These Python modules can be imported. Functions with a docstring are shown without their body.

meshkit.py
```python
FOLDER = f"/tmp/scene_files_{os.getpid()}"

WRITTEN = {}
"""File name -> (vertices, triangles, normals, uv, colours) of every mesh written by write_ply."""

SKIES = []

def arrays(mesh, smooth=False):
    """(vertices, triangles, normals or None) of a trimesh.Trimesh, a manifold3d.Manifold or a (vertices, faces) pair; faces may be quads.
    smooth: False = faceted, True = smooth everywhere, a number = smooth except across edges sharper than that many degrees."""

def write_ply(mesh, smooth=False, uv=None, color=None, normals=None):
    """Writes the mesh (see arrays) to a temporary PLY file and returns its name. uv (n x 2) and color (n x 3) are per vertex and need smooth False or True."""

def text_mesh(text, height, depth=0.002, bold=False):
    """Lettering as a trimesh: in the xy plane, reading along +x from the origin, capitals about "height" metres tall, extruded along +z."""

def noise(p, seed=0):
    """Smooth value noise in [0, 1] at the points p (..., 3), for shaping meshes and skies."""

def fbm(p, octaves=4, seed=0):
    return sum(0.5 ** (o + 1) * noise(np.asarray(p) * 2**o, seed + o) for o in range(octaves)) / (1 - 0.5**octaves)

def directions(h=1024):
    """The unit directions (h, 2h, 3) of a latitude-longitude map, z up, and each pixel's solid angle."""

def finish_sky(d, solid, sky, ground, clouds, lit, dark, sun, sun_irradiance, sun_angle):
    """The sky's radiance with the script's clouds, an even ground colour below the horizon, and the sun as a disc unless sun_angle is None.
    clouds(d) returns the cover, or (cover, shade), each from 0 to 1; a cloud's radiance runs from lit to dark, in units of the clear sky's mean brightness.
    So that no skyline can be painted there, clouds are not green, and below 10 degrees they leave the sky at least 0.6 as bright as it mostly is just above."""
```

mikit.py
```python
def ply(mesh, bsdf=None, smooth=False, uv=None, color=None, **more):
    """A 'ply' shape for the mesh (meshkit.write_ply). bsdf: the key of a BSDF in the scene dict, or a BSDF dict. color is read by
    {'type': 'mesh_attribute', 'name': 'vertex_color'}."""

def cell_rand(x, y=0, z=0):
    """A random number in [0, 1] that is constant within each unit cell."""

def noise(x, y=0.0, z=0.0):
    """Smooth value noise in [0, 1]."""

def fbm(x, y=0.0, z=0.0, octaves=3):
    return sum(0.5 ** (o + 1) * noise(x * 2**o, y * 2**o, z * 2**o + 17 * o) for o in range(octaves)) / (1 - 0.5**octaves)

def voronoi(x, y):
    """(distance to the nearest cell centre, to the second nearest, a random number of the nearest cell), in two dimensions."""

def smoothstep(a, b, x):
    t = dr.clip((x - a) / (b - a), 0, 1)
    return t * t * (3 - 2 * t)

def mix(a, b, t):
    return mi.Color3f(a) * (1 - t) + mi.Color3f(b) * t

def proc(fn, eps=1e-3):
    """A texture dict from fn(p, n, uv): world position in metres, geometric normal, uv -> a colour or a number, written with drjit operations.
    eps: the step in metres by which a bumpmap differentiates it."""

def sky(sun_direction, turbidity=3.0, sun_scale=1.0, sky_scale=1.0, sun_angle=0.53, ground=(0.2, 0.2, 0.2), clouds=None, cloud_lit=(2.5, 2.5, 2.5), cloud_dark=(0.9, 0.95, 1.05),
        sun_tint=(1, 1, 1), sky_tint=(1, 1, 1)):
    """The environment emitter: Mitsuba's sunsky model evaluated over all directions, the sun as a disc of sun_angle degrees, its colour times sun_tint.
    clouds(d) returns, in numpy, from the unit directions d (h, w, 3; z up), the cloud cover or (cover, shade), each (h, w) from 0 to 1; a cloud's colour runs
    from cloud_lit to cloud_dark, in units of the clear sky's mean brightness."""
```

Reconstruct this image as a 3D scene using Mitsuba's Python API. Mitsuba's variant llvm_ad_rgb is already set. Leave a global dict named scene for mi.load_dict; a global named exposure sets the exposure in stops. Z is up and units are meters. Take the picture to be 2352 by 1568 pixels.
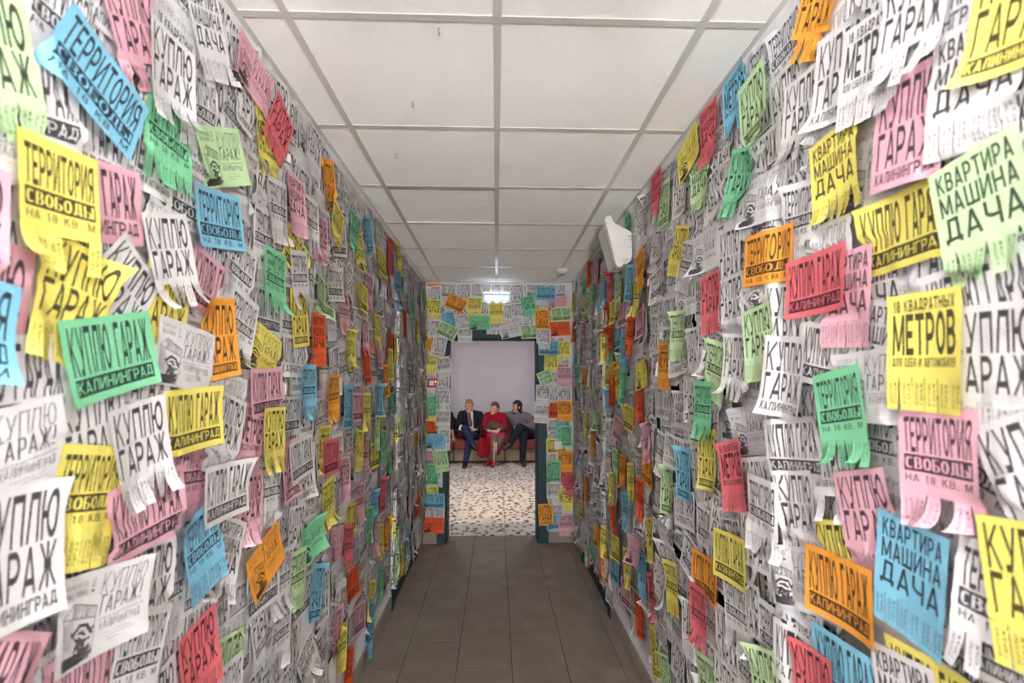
import math, random, numpy as np, trimesh, mitsuba as mi, drjit as dr, mikit
import manifold3d as m3
import shapely
from shapely.geometry import Polygon, LineString
from mikit import noise, fbm, smoothstep, mix
import meshkit

T = mi.ScalarTransform4f
scene, labels = {}, {}
rng = np.random.default_rng(7)

# ---------------------------------------------------------------- camera, light, exposure
EYE_Z, F_PX = 1.595, 1115.0
PITCH = math.atan(92 / F_PX)
YAW = math.atan(36 * math.cos(PITCH) / F_PX)
FWD = np.array([math.sin(YAW) * math.cos(PITCH), math.cos(YAW) * math.cos(PITCH), math.sin(PITCH)])
RIGHT = np.array([math.cos(YAW), -math.sin(YAW), 0.0])
UP = np.cross(RIGHT, FWD)
EYE = np.array([0, 0, EYE_Z])
scene['camera'] = {'type': 'thinlens', 'fov': math.degrees(2 * math.atan(1176 / F_PX)), 'fov_axis': 'x', 'aperture_radius': 0.0032, 'focus_distance': 2.7, 'near_clip': 0.05, 'far_clip': 60.0,
                   'to_world': T().look_at(EYE.tolist(), (EYE + FWD).tolist(), [0, 0, 1])}
exposure = 2.1
LAMP = [0.8, 0.8, 0.79]          # the pendant panel above the camera, lower face
LAMP_UP = [16.0, 16.5, 17.2]     # its upper face
GLOBE = [158.0, 158.0, 158.0]       # the floor lamp's opal globe further back in the corridor
LOUNGE = [7.6, 7.4, 7.5]       # the lounge's ceiling panels
SPOT = [1.5, 1.2, .82]          # warm track spots inside the lounge door
EXIT = [0.75, 0.82, 0.9]

# ---------------------------------------------------------------- helpers
def lin(*rgb):
    c = np.array(rgb, float) / 255
    return np.where(c <= 0.04045, c / 12.92, ((c + 0.055) / 1.055) ** 2.4).tolist()

def rgb(c):
    return {'type': 'rgb', 'value': [float(x) for x in c]}

def bsdf(name, c, rough=0.6, metal=0.0, spec=0.4, **more):
    base = c if isinstance(c, dict) else rgb(c)
    scene[name] = {'type': 'twosided', 'b': {'type': 'principled', 'base_color': base, 'roughness': rough, 'metallic': metal, 'specular': spec, **more}}
    return name

def numbered(name, parent=None):
    key = (parent + '__' if parent else '') + name
    if key not in used:
        used[key] = 0
        return key
    used[key] += 1
    return '%s_%03d' % (key, used[key])
used = {}

def put(name, mesh, mat, parent=None, smooth=False, **more):
    key = numbered(name, parent)
    scene[key] = mikit.ply(mesh, mat, smooth=smooth, **more)
    return key

def thing(name, label, cat, group=None):
    key = numbered(name)
    labels[key] = {'label': label, 'category': cat}
    if group: labels[key]['group'] = group
    return key

def struct(key, label=None):
    labels[key] = {'kind': 'structure'}
    if label: labels[key]['label'] = label
    return key

def box(x0, x1, y0, y1, z0, z1):
    b = trimesh.creation.box((x1 - x0, y1 - y0, z1 - z0))
    b.apply_translation(((x0 + x1) / 2, (y0 + y1) / 2, (z0 + z1) / 2))
    return b

def bevel_box(x0, x1, y0, y1, z0, z1, r=0.003):
    pts = []
    for sx in (0, 1):
        for sy in (0, 1):
            for sz in (0, 1):
                for k in range(3):
                    p = np.array([(x0, x1)[sx], (y0, y1)[sy], (z0, z1)[sz]], float)
                    s = np.array([1 - 2 * sx, 1 - 2 * sy, 1 - 2 * sz])
                    d = np.ones(3); d[k] = 0
                    pts.append(p + s * d * r)
    return trimesh.convex.convex_hull(np.array(pts))

def soft_box(x0, x1, y0, y1, z0, z1, r, n=12):
    ss = []
    for x in (x0 + r, x1 - r):
        for y in (y0 + r, y1 - r):
            for z in (z0 + r, z1 - r):
                ss.append(m3.Manifold.sphere(r, n).translate((x, y, z)))
    return to_tm(m3.Manifold.batch_hull(ss))

def to_tm(m):
    k = m.to_mesh()
    return trimesh.Trimesh(np.array(k.vert_properties[:, :3]), np.array(k.tri_verts), process=False)

def cat(ms):
    return trimesh.util.concatenate(list(ms))

def prism(poly, h):
    return trimesh.creation.extrude_polygon(poly, h, engine='earcut')

def tube(path, r, n=10, caps=True):
    path = np.array(path, float); r = np.broadcast_to(np.array(r, float), (len(path),))
    d = np.gradient(path, axis=0); d /= np.linalg.norm(d, axis=1, keepdims=True)
    ref = np.array([0, 0, 1.0]) if abs(d[0][2]) < .8 else np.array([1.0, 0, 0])
    V = []; a = np.arange(n) * 2 * np.pi / n
    x = np.cross(ref, d[0]); x /= np.linalg.norm(x)
    for i in range(len(path)):
        x = x - d[i] * (x @ d[i]); x /= np.linalg.norm(x); y = np.cross(d[i], x)
        V.append(path[i] + r[i] * (np.cos(a)[:, None] * x + np.sin(a)[:, None] * y))
    V = np.vstack(V); Fc = []
    for i in range(len(path) - 1):
        for j in range(n):
            k = (j + 1) % n
            Fc += [[i * n + j, i * n + k, (i + 1) * n + k], [i * n + j, (i + 1) * n + k, (i + 1) * n + j]]
    if caps:
        V = np.vstack([V, path[0], path[-1]]); c0, c1 = len(V) - 2, len(V) - 1; m = (len(path) - 1) * n
        for j in range(n):
            k = (j + 1) % n
            Fc += [[c0, k, j], [c1, m + j, m + k]]
    return trimesh.Trimesh(V, np.array(Fc), process=False)

def cyl(p0, p1, r, n=20):
    return tube([p0, p1], r, n)

XL, XR, YE, ZC = -0.735, 0.785, 4.965, 2.62       # corridor walls, end wall, ceiling

# ---------------------------------------------------------------- materials of the setting
TEAL = lin(17, 41, 43)
bsdf('m_wall', lin(206, 204, 205), 0.85)
bsdf('m_teal', TEAL, 0.6, spec=0.25)
bsdf('m_ceiling', mikit.proc(lambda p, n, uv: mix(lin(231, 229, 226), lin(236, 234, 232), noise(p.x * 260, p.y * 260))), 0.95, spec=0.1)
bsdf('m_grid_bar', lin(205, 203, 198), 0.16, spec=0.5)
def floor_tile(p, n, uv):
    t = fbm(p.x * 9 + 3, p.y * 9, octaves=4)
    g = noise(p.x * 420, p.y * 420)
    c = mix(lin(108, 97, 88), lin(128, 116, 106), t)
    return c * (0.93 + 0.14 * g)
bsdf('m_floor_tile', mikit.proc(floor_tile), 0.55, spec=0.35)
bsdf('m_base_tile', mikit.proc(lambda p, n, uv: mix(lin(118, 107, 98), lin(134, 123, 113), fbm(p.x * 9, p.y * 9 + p.z * 9, octaves=3))), 0.5)
bsdf('m_grout', lin(62, 54, 48), 0.9)
def terrazzo(p, n, uv):
    base = mix(lin(190, 182, 174), lin(203, 196, 188), fbm(p.x * 6, p.y * 6))
    wx = p.x + 0.02 * noise(p.x * 60, p.y * 60); wy = p.y + 0.02 * noise(p.x * 60 + 9, p.y * 60)
    f1, s1, r1 = mikit.voronoi(wx * 14, wy * 14)
    f2, s2, r2 = mikit.voronoi(wx * 47 + 5, wy * 47)
    f3, s3, r3 = mikit.voronoi(wx * 40 + 15, wy * 40 + 3)
    c = mix(base, lin(160, 146, 134), (1 - smoothstep(0.2, 0.26, f3)) * dr.select(r3 > 0.6, 1.0, 0.0))
    c = mix(c, lin(72, 64, 66), (1 - smoothstep(0.14, 0.2, f2)) * dr.select(r2 > 0.84, 1.0, 0.0))
    return mix(c, lin(58, 54, 60), (1 - smoothstep(0.2 + 0.12 * r1, 0.25 + 0.12 * r1, f1)) * dr.select(r1 > 0.35, 1.0, 0.0))
bsdf('m_terrazzo', mikit.proc(terrazzo), 0.38, spec=0.4)
bsdf('m_lounge_wall', mikit.proc(lambda p, n, uv: mix(lin(200, 197, 204), lin(207, 204, 210), fbm(p.x * 5, p.z * 5))), 0.9, spec=0.2)
bsdf('m_plastic', lin(232, 230, 226), 0.35)
bsdf('m_plastic_grey', lin(205, 202, 196), 0.4)
bsdf('m_steel', lin(150, 140, 126), 0.22, metal=1.0)
bsdf('m_dark', lin(28, 27, 28), 0.5)
bsdf('m_red_plastic', lin(150, 22, 34), 0.4)

# ---------------------------------------------------------------- the corridor
DOORS = [('R', 1.37, 2.27), ('R', 3.47, 4.42), ('L', 3.62, 4.5)]   # leaf between these depths
DOOR_H, CAS_W, CAS_T = 2.04, 0.085, 0.016

def wall_with_door(side):
    x0, x1 = (XL - 0.12, XL) if side == 'L' else (XR, XR + 0.12)
    ys = sorted(v for d in DOORS if d[0] == side for v in d[1:])
    edges = [-4.2] + ys + [YE + 0.0]
    ms = [box(x0, x1, edges[i], edges[i + 1], 0, ZC + 0.3) for i in range(0, len(edges), 2)]
    ms += [box(x0, x1, ys[i], ys[i + 1], DOOR_H, ZC + 0.3) for i in range(0, len(ys), 2)]
    return cat(ms)
struct(put('wall_left', wall_with_door('L'), 'm_wall'), 'pale grey left corridor wall under pasted flyers')
struct(put('wall_right', wall_with_door('R'), 'm_wall'), 'pale grey right corridor wall under pasted flyers')
DX0, DX1, DZ = -0.493, 0.417, 2.036                 # clear opening of the end doorway
struct(put('wall_end', cat([box(XL - 0.12, DX0, YE, 5.2, 0, 3.2), box(DX1, XR + 0.12, YE, 5.2, 0, 3.2), box(DX0, DX1, YE, 5.2, DZ, 3.2)]), 'm_wall'), 'wall around the open doorway at the corridor end')
struct(put('wall_rear', box(XL - 0.12, XR + 0.12, -4.32, -4.2, 0, ZC + 0.3), 'm_wall'))

fl = struct(put('floor', box(XL - 0.12, XR + 0.12, -4.32, 5.19, -0.06, -0.004), 'm_grout'), 'taupe tiled corridor floor')
tx = [XL, -0.525, -0.217, 0.092, 0.401, 0.71, XR]
for c in range(6):
    off = 2.84 if c % 2 == 0 else 2.84 + 0.313
    k = -13
    while off + 0.626 * k < 5.2:
        y0, y1 = max(off + 0.626 * k, -4.2), min(off + 0.626 * (k + 1), 5.19)
        k += 1
        if y1 < -0.4 or y1 - y0 < 0.02: continue
        g = 0.0017
        h = rng.uniform(-0.0004, 0.0004)
        put('tile', bevel_box(tx[c] + g, tx[c + 1] - g, y0 + g, y1 - g, -0.02, h, 0.0012), 'm_floor_tile', fl)

for side, xa, xb in (('left', XL, XL + 0.012), ('right', XR - 0.012, XR)):
    bk = 'baseboard_' + side
    struct(bk, 'taupe tile skirting along the %s wall' % side)
    cas = sorted([(d[1] - CAS_W, d[2] + CAS_W) for d in DOORS if d[0] == side[0].upper()])
    spans, y = [], -4.2
    for a, b in cas: spans.append((y, a)); y = b
    spans.append((y, YE))
    for a, b in spans:
        n = max(1, round((b - a) / 0.6)); w = (b - a) / n
        for i in range(n):
            put('tile', bevel_box(xa, xb, a + i * w + 0.001, a + (i + 1) * w - 0.001, 0.0, 0.103, 0.0015), 'm_base_tile', bk)
struct('baseboard_end', 'taupe tile skirting beside the doorway')
for a, b in ((XL + 0.012, DX0 - 0.086), (DX1 + 0.105, XR - 0.012)):
    put('tile', bevel_box(a, b, YE - 0.012, YE, 0, 0.103, 0.0015), 'm_base_tile', 'baseboard_end')

# suspended ceiling: bars and one panel per cell
ce = 'ceiling'
struct(ce, 'suspended ceiling of pale square panels in a metal grid')
cx = [XL, -0.59, 0.0, 0.59, XR]
cy = [1.297 + 0.6 * k for k in range(-9, 7)] + [YE]
LIGHT_CELLS = {}
for i in range(4):
    for j in range(len(cy) - 1):
        if (i, j) in LIGHT_CELLS: continue
        up = 0.012 if (i, j) == (1, 11) else 0.0
        put('panel', bevel_box(cx[i] + 0.002, cx[i + 1] - 0.002, cy[j] + 0.002, cy[j + 1] - 0.002, ZC + up, ZC + up + 0.015, 0.0015), 'm_ceiling', ce)
for x in cx[1:-1]:
    for j in range(len(cy) - 1):
        put('grid_bar', cat([box(x - 0.012, x + 0.012, cy[j] - 0.011, cy[j + 1] - 0.0125, ZC - 0.004, ZC + 0.0005), box(x - 0.0015, x + 0.0015, cy[j], cy[j + 1], ZC, ZC + 0.03)]), 'm_grid_bar', ce)
for y in cy[:-1]:
    for i in range(4):
        put('grid_bar', box(cx[i] + 0.0125 * (i > 0), cx[i + 1] - 0.0125 * (i < 3), y - 0.012, y + 0.012, ZC - 0.003, ZC + 0.0005), 'm_grid_bar', ce)
for x0, x1 in ((XL, XL + 0.018), (XR - 0.018, XR)):
    put('edge_trim', box(x0, x1, cy[0], YE, ZC - 0.003, ZC), 'm_grid_bar', ce)
put('deck', box(XL - 0.12, XR + 0.12, -4.32, 5.2, ZC + 0.2, ZC + 0.3), 'm_wall', ce)

# opal pendant panel hung over the camera
lk = thing('pendant_light', 'square opal pendant panel hanging from the ceiling above the camera', 'ceiling light')
x0, x1, y0, y1, z0, z1 = -0.3, 0.3, -0.42, 0.1, 2.28, 2.31
put('frame', cat([box(x0 - .01, x1 + .01, y0 - .01, y0, z0 - .004, z1 + .004), box(x0 - .01, x1 + .01, y1, y1 + .01, z0 - .004, z1 + .004), box(x0 - .01, x0, y0, y1, z0 - .004, z1 + .004), box(x1, x1 + .01, y0, y1, z0 - .004, z1 + .004)]), 'm_plastic', lk)
for z, up, rad in ((z0, 0, LAMP), (z1, 1, LAMP_UP)):
    V = np.array([[x0, y0, z], [x1, y0, z], [x1, y1, z], [x0, y1, z]])
    k = put('diffuser', (V, np.array([[0, 1, 2], [0, 2, 3]] if up else [[0, 2, 1], [0, 3, 2]])), 'm_plastic', lk)
    scene[k]['emitter'] = {'type': 'area', 'radiance': rgb(rad)}
for x in (x0 + .03, x1 - .03):
    for y in (y0 + .03, y1 - .03): put('wire', cyl((x, y, z1), (x, y, ZC), .001, 6), 'm_steel', lk)

lk = thing('floor_lamp', 'floor lamp with a white opal globe standing further back behind the camera', 'floor lamp')
put('base', cyl((0.05, -2.6, 0), (0.05, -2.6, .03), .16, 28), 'm_steel', lk, smooth=40)
put('pole', cyl((0.05, -2.6, .03), (0.05, -2.6, 1.36), .012, 12), 'm_steel', lk, smooth=40)
q = put('globe', trimesh.creation.icosphere(3, 0.16).apply_translation((0.05, -2.6, 1.5)), 'm_plastic', lk, smooth=True)
scene[q]['emitter'] = {'type': 'area', 'radiance': rgb(GLOBE)}

# doors in the side walls: teal leaf, casing, lever
def lever(x, s, y, z, d, parent):
    """s: +1 the wall faces +x, -1 it faces -x; d: the lever points to +y or -y."""
    put('handle', cat([bevel_box(*sorted((x, x + s * 0.03)), y - 0.02, y + 0.02, z - 0.13, z + 0.03, 0.004),
                       tube([(x + s * .02, y, z), (x + s * .05, y, z), (x + s * .068, y + d * .004, z), (x + s * .075, y + d * .02, z + .001), (x + s * .077, y + d * .06, z + .004), (x + s * .075, y + d * .115, z + .006)],
                            [.012, .011, .011, .0105, .0095, .008], 12)]), 'm_steel', parent, smooth=40)
for n, (side, a, b) in enumerate(DOORS):
    dk = struct('door_%d' % (n + 2), 'teal door in the %s wall hidden under flyers' % ('left' if side == 'L' else 'right'))
    s, x = (1, XL) if side == 'L' else (-1, XR)
    X = lambda p, q: sorted((x + s * p, x + s * q))
    put('leaf', bevel_box(*X(-0.045, -0.003), a + 0.003, b - 0.003, 0.008, DOOR_H - 0.003, 0.002), 'm_teal', dk)
    for y0, y1 in ((a - CAS_W, a + 0.003), (b - 0.003, b + CAS_W)):
        put('casing', bevel_box(*X(0, CAS_T), y0, y1, 0, DOOR_H + CAS_W, 0.004), 'm_teal', dk)
    put('casing', bevel_box(*X(0, CAS_T - .001), a + 0.003, b - 0.003, DOOR_H - 0.003, DOOR_H + CAS_W, 0.004), 'm_teal', dk)
    lever(x + s * -0.003, s, b - 0.085, 1.0 if n < 1 else 0.99 if n == 1 else 1.03, 1 if n == 0 else -1, dk)

# the open doorway in the end wall
dk = struct('door_1', 'dark teal frame of the open doorway at the corridor end')
for x0, x1 in ((DX0 - 0.086, DX0), (DX1, DX1 + 0.105)):
    put('casing', bevel_box(x0, x1, YE - 0.018, YE, 0, DZ + 0.1, 0.004), 'm_teal', dk)
put('casing', bevel_box(DX0, DX1, YE - 0.0175, YE, DZ, DZ + 0.1, 0.004), 'm_teal', dk)
for x0, x1 in ((DX0, DX0 + 0.006), (DX1 - 0.006, DX1)):
    put('jamb', bevel_box(x0, x1, YE - 0.004, 5.215, 0, DZ, 0.002), 'm_teal', dk)
put('jamb', bevel_box(DX0 + 0.006, DX1 - 0.006, YE - 0.004, 5.215, DZ - 0.006, DZ, 0.002), 'm_teal', dk)

# ---------------------------------------------------------------- the lounge behind
LX0, LX1, LY1, LZ = -3.2, 3.2, 10.42, 3.0
struct(put('floor_001', box(LX0, LX1, 5.19, LY1, -0.05, -0.003), 'm_grout'), 'pale terrazzo lounge floor with dark chips')
ex = [LX0] + [-0.473 + 0.574 * k for k in range(-4, 7) if LX0 < -0.473 + 0.574 * k < LX1] + [LX1]
for a, b in zip(ex[:-1], ex[1:]):
    put('panel', bevel_box(a + 0.002, b - 0.002, 5.2, LY1, -0.02, 0.0, 0.001), 'm_terrazzo', 'floor_001')
struct(put('wall_far', box(LX0, LX1, LY1, LY1 + 0.1, 0, LZ), 'm_lounge_wall'), 'pale lilac white lounge wall behind the sofa')
struct(put('wall_far_left', box(LX0 - 0.1, LX0, 5.2, LY1, 0, LZ), 'm_lounge_wall'))
struct(put('wall_far_right', box(LX1, LX1 + 0.1, 5.2, LY1, 0, LZ), 'm_lounge_wall'))
struct(put('wall_far_front', cat([box(LX0, XL - 0.12, 5.1, 5.2, 0, LZ), box(XR + 0.12, LX1, 5.1, 5.2, 0, LZ)]), 'm_lounge_wall'))
struct(put('ceiling_001', box(LX0, LX1, 5.2, LY1, LZ, LZ + 0.1), 'm_ceiling'))
for i, (x, y) in enumerate(((-1.3, 7.6), (1.3, 7.6))):
    lk = thing('ceiling_light', 'square white ceiling panel light in the lounge, %s of the doorway axis' % ('left' if x < 0 else 'right'), 'ceiling light')
    put('frame', box(x - .32, x + .32, y - .32, y + .32, LZ - .03, LZ), 'm_plastic', lk)
    V = np.array([[x - .3, y - .3, LZ - .031], [x + .3, y - .3, LZ - .031], [x + .3, y + .3, LZ - .031], [x - .3, y + .3, LZ - .031]])
    k = put('diffuser', (V, np.array([[0, 2, 1], [0, 3, 2]])), 'm_plastic', lk)
    scene[k]['emitter'] = {'type': 'area', 'radiance': rgb(LOUNGE)}
for i, x in enumerate((-0.75, -0.03, 0.69)):
    scene['track_spot_lamp' + ('_%03d' % i if i else '')] = {'type': 'spot', 'intensity': rgb(SPOT), 'cutoff_angle': 21.0, 'beam_width': 19.0,
        'to_world': T().look_at([x, 5.5, 2.85], [x * 0.9, 5.5 + 2.85 * math.tan(math.radians(22)), 0.0], [1, 0, 0])}
# ---------------------------------------------------------------- printed designs: a stroke alphabet drawn into coverage tables
GL = {
 'А': (1.0, 'l0,0,.5,1 l1,0,.5,1 h.22,.78,.22'), 'Б': (.95, 'l0,0,0,1 h0,.9,1 h0,.55,.5 h0,.55,0 a.55,.25,.45,.25,-90,90'),
 'В': (.95, 'l0,0,0,1 h0,.5,1 h0,.5,.52 h0,.5,0 a.5,.76,.42,.24,-90,90 a.5,.26,.5,.26,-90,90'), 'Г': (.8, 'l0,0,0,1 h0,1,1'),
 'Д': (1.1, 'l.2,.1,.3,1 l.85,.1,.85,1 h.28,.87,1 h0,1,.13 l.03,0,.03,.16 l.97,0,.97,.16'), 'Е': (.85, 'l0,0,0,1 h0,1,1 h0,.8,.5 h0,1,0'),
 'Ж': (1.35, 'l.5,0,.5,1 l0,1,.45,.5 l1,1,.55,.5 l0,0,.45,.5 l1,0,.55,.5 h.33,.67,.5'), 'И': (1.0, 'l0,0,0,1 l1,0,1,1 l0,0,1,1'),
 'К': (1.0, 'l0,0,0,1 l0,.42,1,1 l.3,.58,1,0'), 'Л': (1.0, 'l.05,0,.3,1 l1,0,1,1 h.28,1,1'), 'М': (1.25, 'l0,0,0,1 l1,0,1,1 l0,1,.5,.1 l1,1,.5,.1'),
 'Н': (1.0, 'l0,0,0,1 l1,0,1,1 h0,1,.5'), 'О': (1.0, 'a.5,.5,.5,.5,0,360'), 'П': (1.0, 'l0,0,0,1 l1,0,1,1 h0,1,1'),
 'Р': (.92, 'l0,0,0,1 h0,.5,1 h0,.5,.4 a.5,.7,.5,.3,-90,90'), 'С': (.95, 'a.5,.5,.5,.5,48,312'), 'Т': (.95, 'l.5,0,.5,1 h0,1,1'),
 'У': (1.0, 'l0,1,.5,.36 l1,1,.32,0 h.06,.36,0'), 'Х': (1.0, 'l0,0,1,1 l0,1,1,0'), 'Ч': (.95, 'l1,0,1,1 l0,.6,0,1 a.5,.6,.5,.2,180,270 h.5,1,.38'),
 'Ш': (1.35, 'l0,0,0,1 l.5,0,.5,1 l1,0,1,1 h0,1,0'), 'Ы': (1.3, 'l0,0,0,1 h0,.4,.5 h0,.4,0 a.4,.25,.3,.25,-90,90 l1,0,1,1'),
 'Ь': (.9, 'l0,0,0,1 h0,.55,.5 h0,.55,0 a.55,.25,.45,.25,-90,90'), 'Ю': (1.4, 'l0,0,0,1 h0,.34,.5 a.67,.5,.33,.5,0,360'),
 'Я': (.95, 'l1,0,1,1 h.5,1,1 h.5,1,.42 a.5,.71,.5,.29,90,270 l.55,.42,0,0'), '1': (.55, 'l.7,0,.7,1 l.1,.75,.7,1'),
 '8': (.9, 'a.5,.76,.42,.24,0,360 a.5,.26,.5,.26,0,360'), '0': (.9, 'a.5,.5,.5,.5,0,360'), '3': (.85, 'a.45,.76,.5,.24,-90,140 a.45,.26,.55,.26,-140,90'),
 '5': (.85, 'l.05,.5,.05,1 h0,.95,1 a.45,.3,.5,.3,-140,110'), '.': (.3, 'h.1,.9,0'), '-': (.6, 'h.1,.9,.5'), '!': (.35, 'l.5,.32,.5,1 h.1,.9,0'), ' ': (.55, ''),
}
RES = 3.0                      # texels per millimetre
PW, PH = 444, 630              # a portrait table; landscape ones are the same turned
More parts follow.
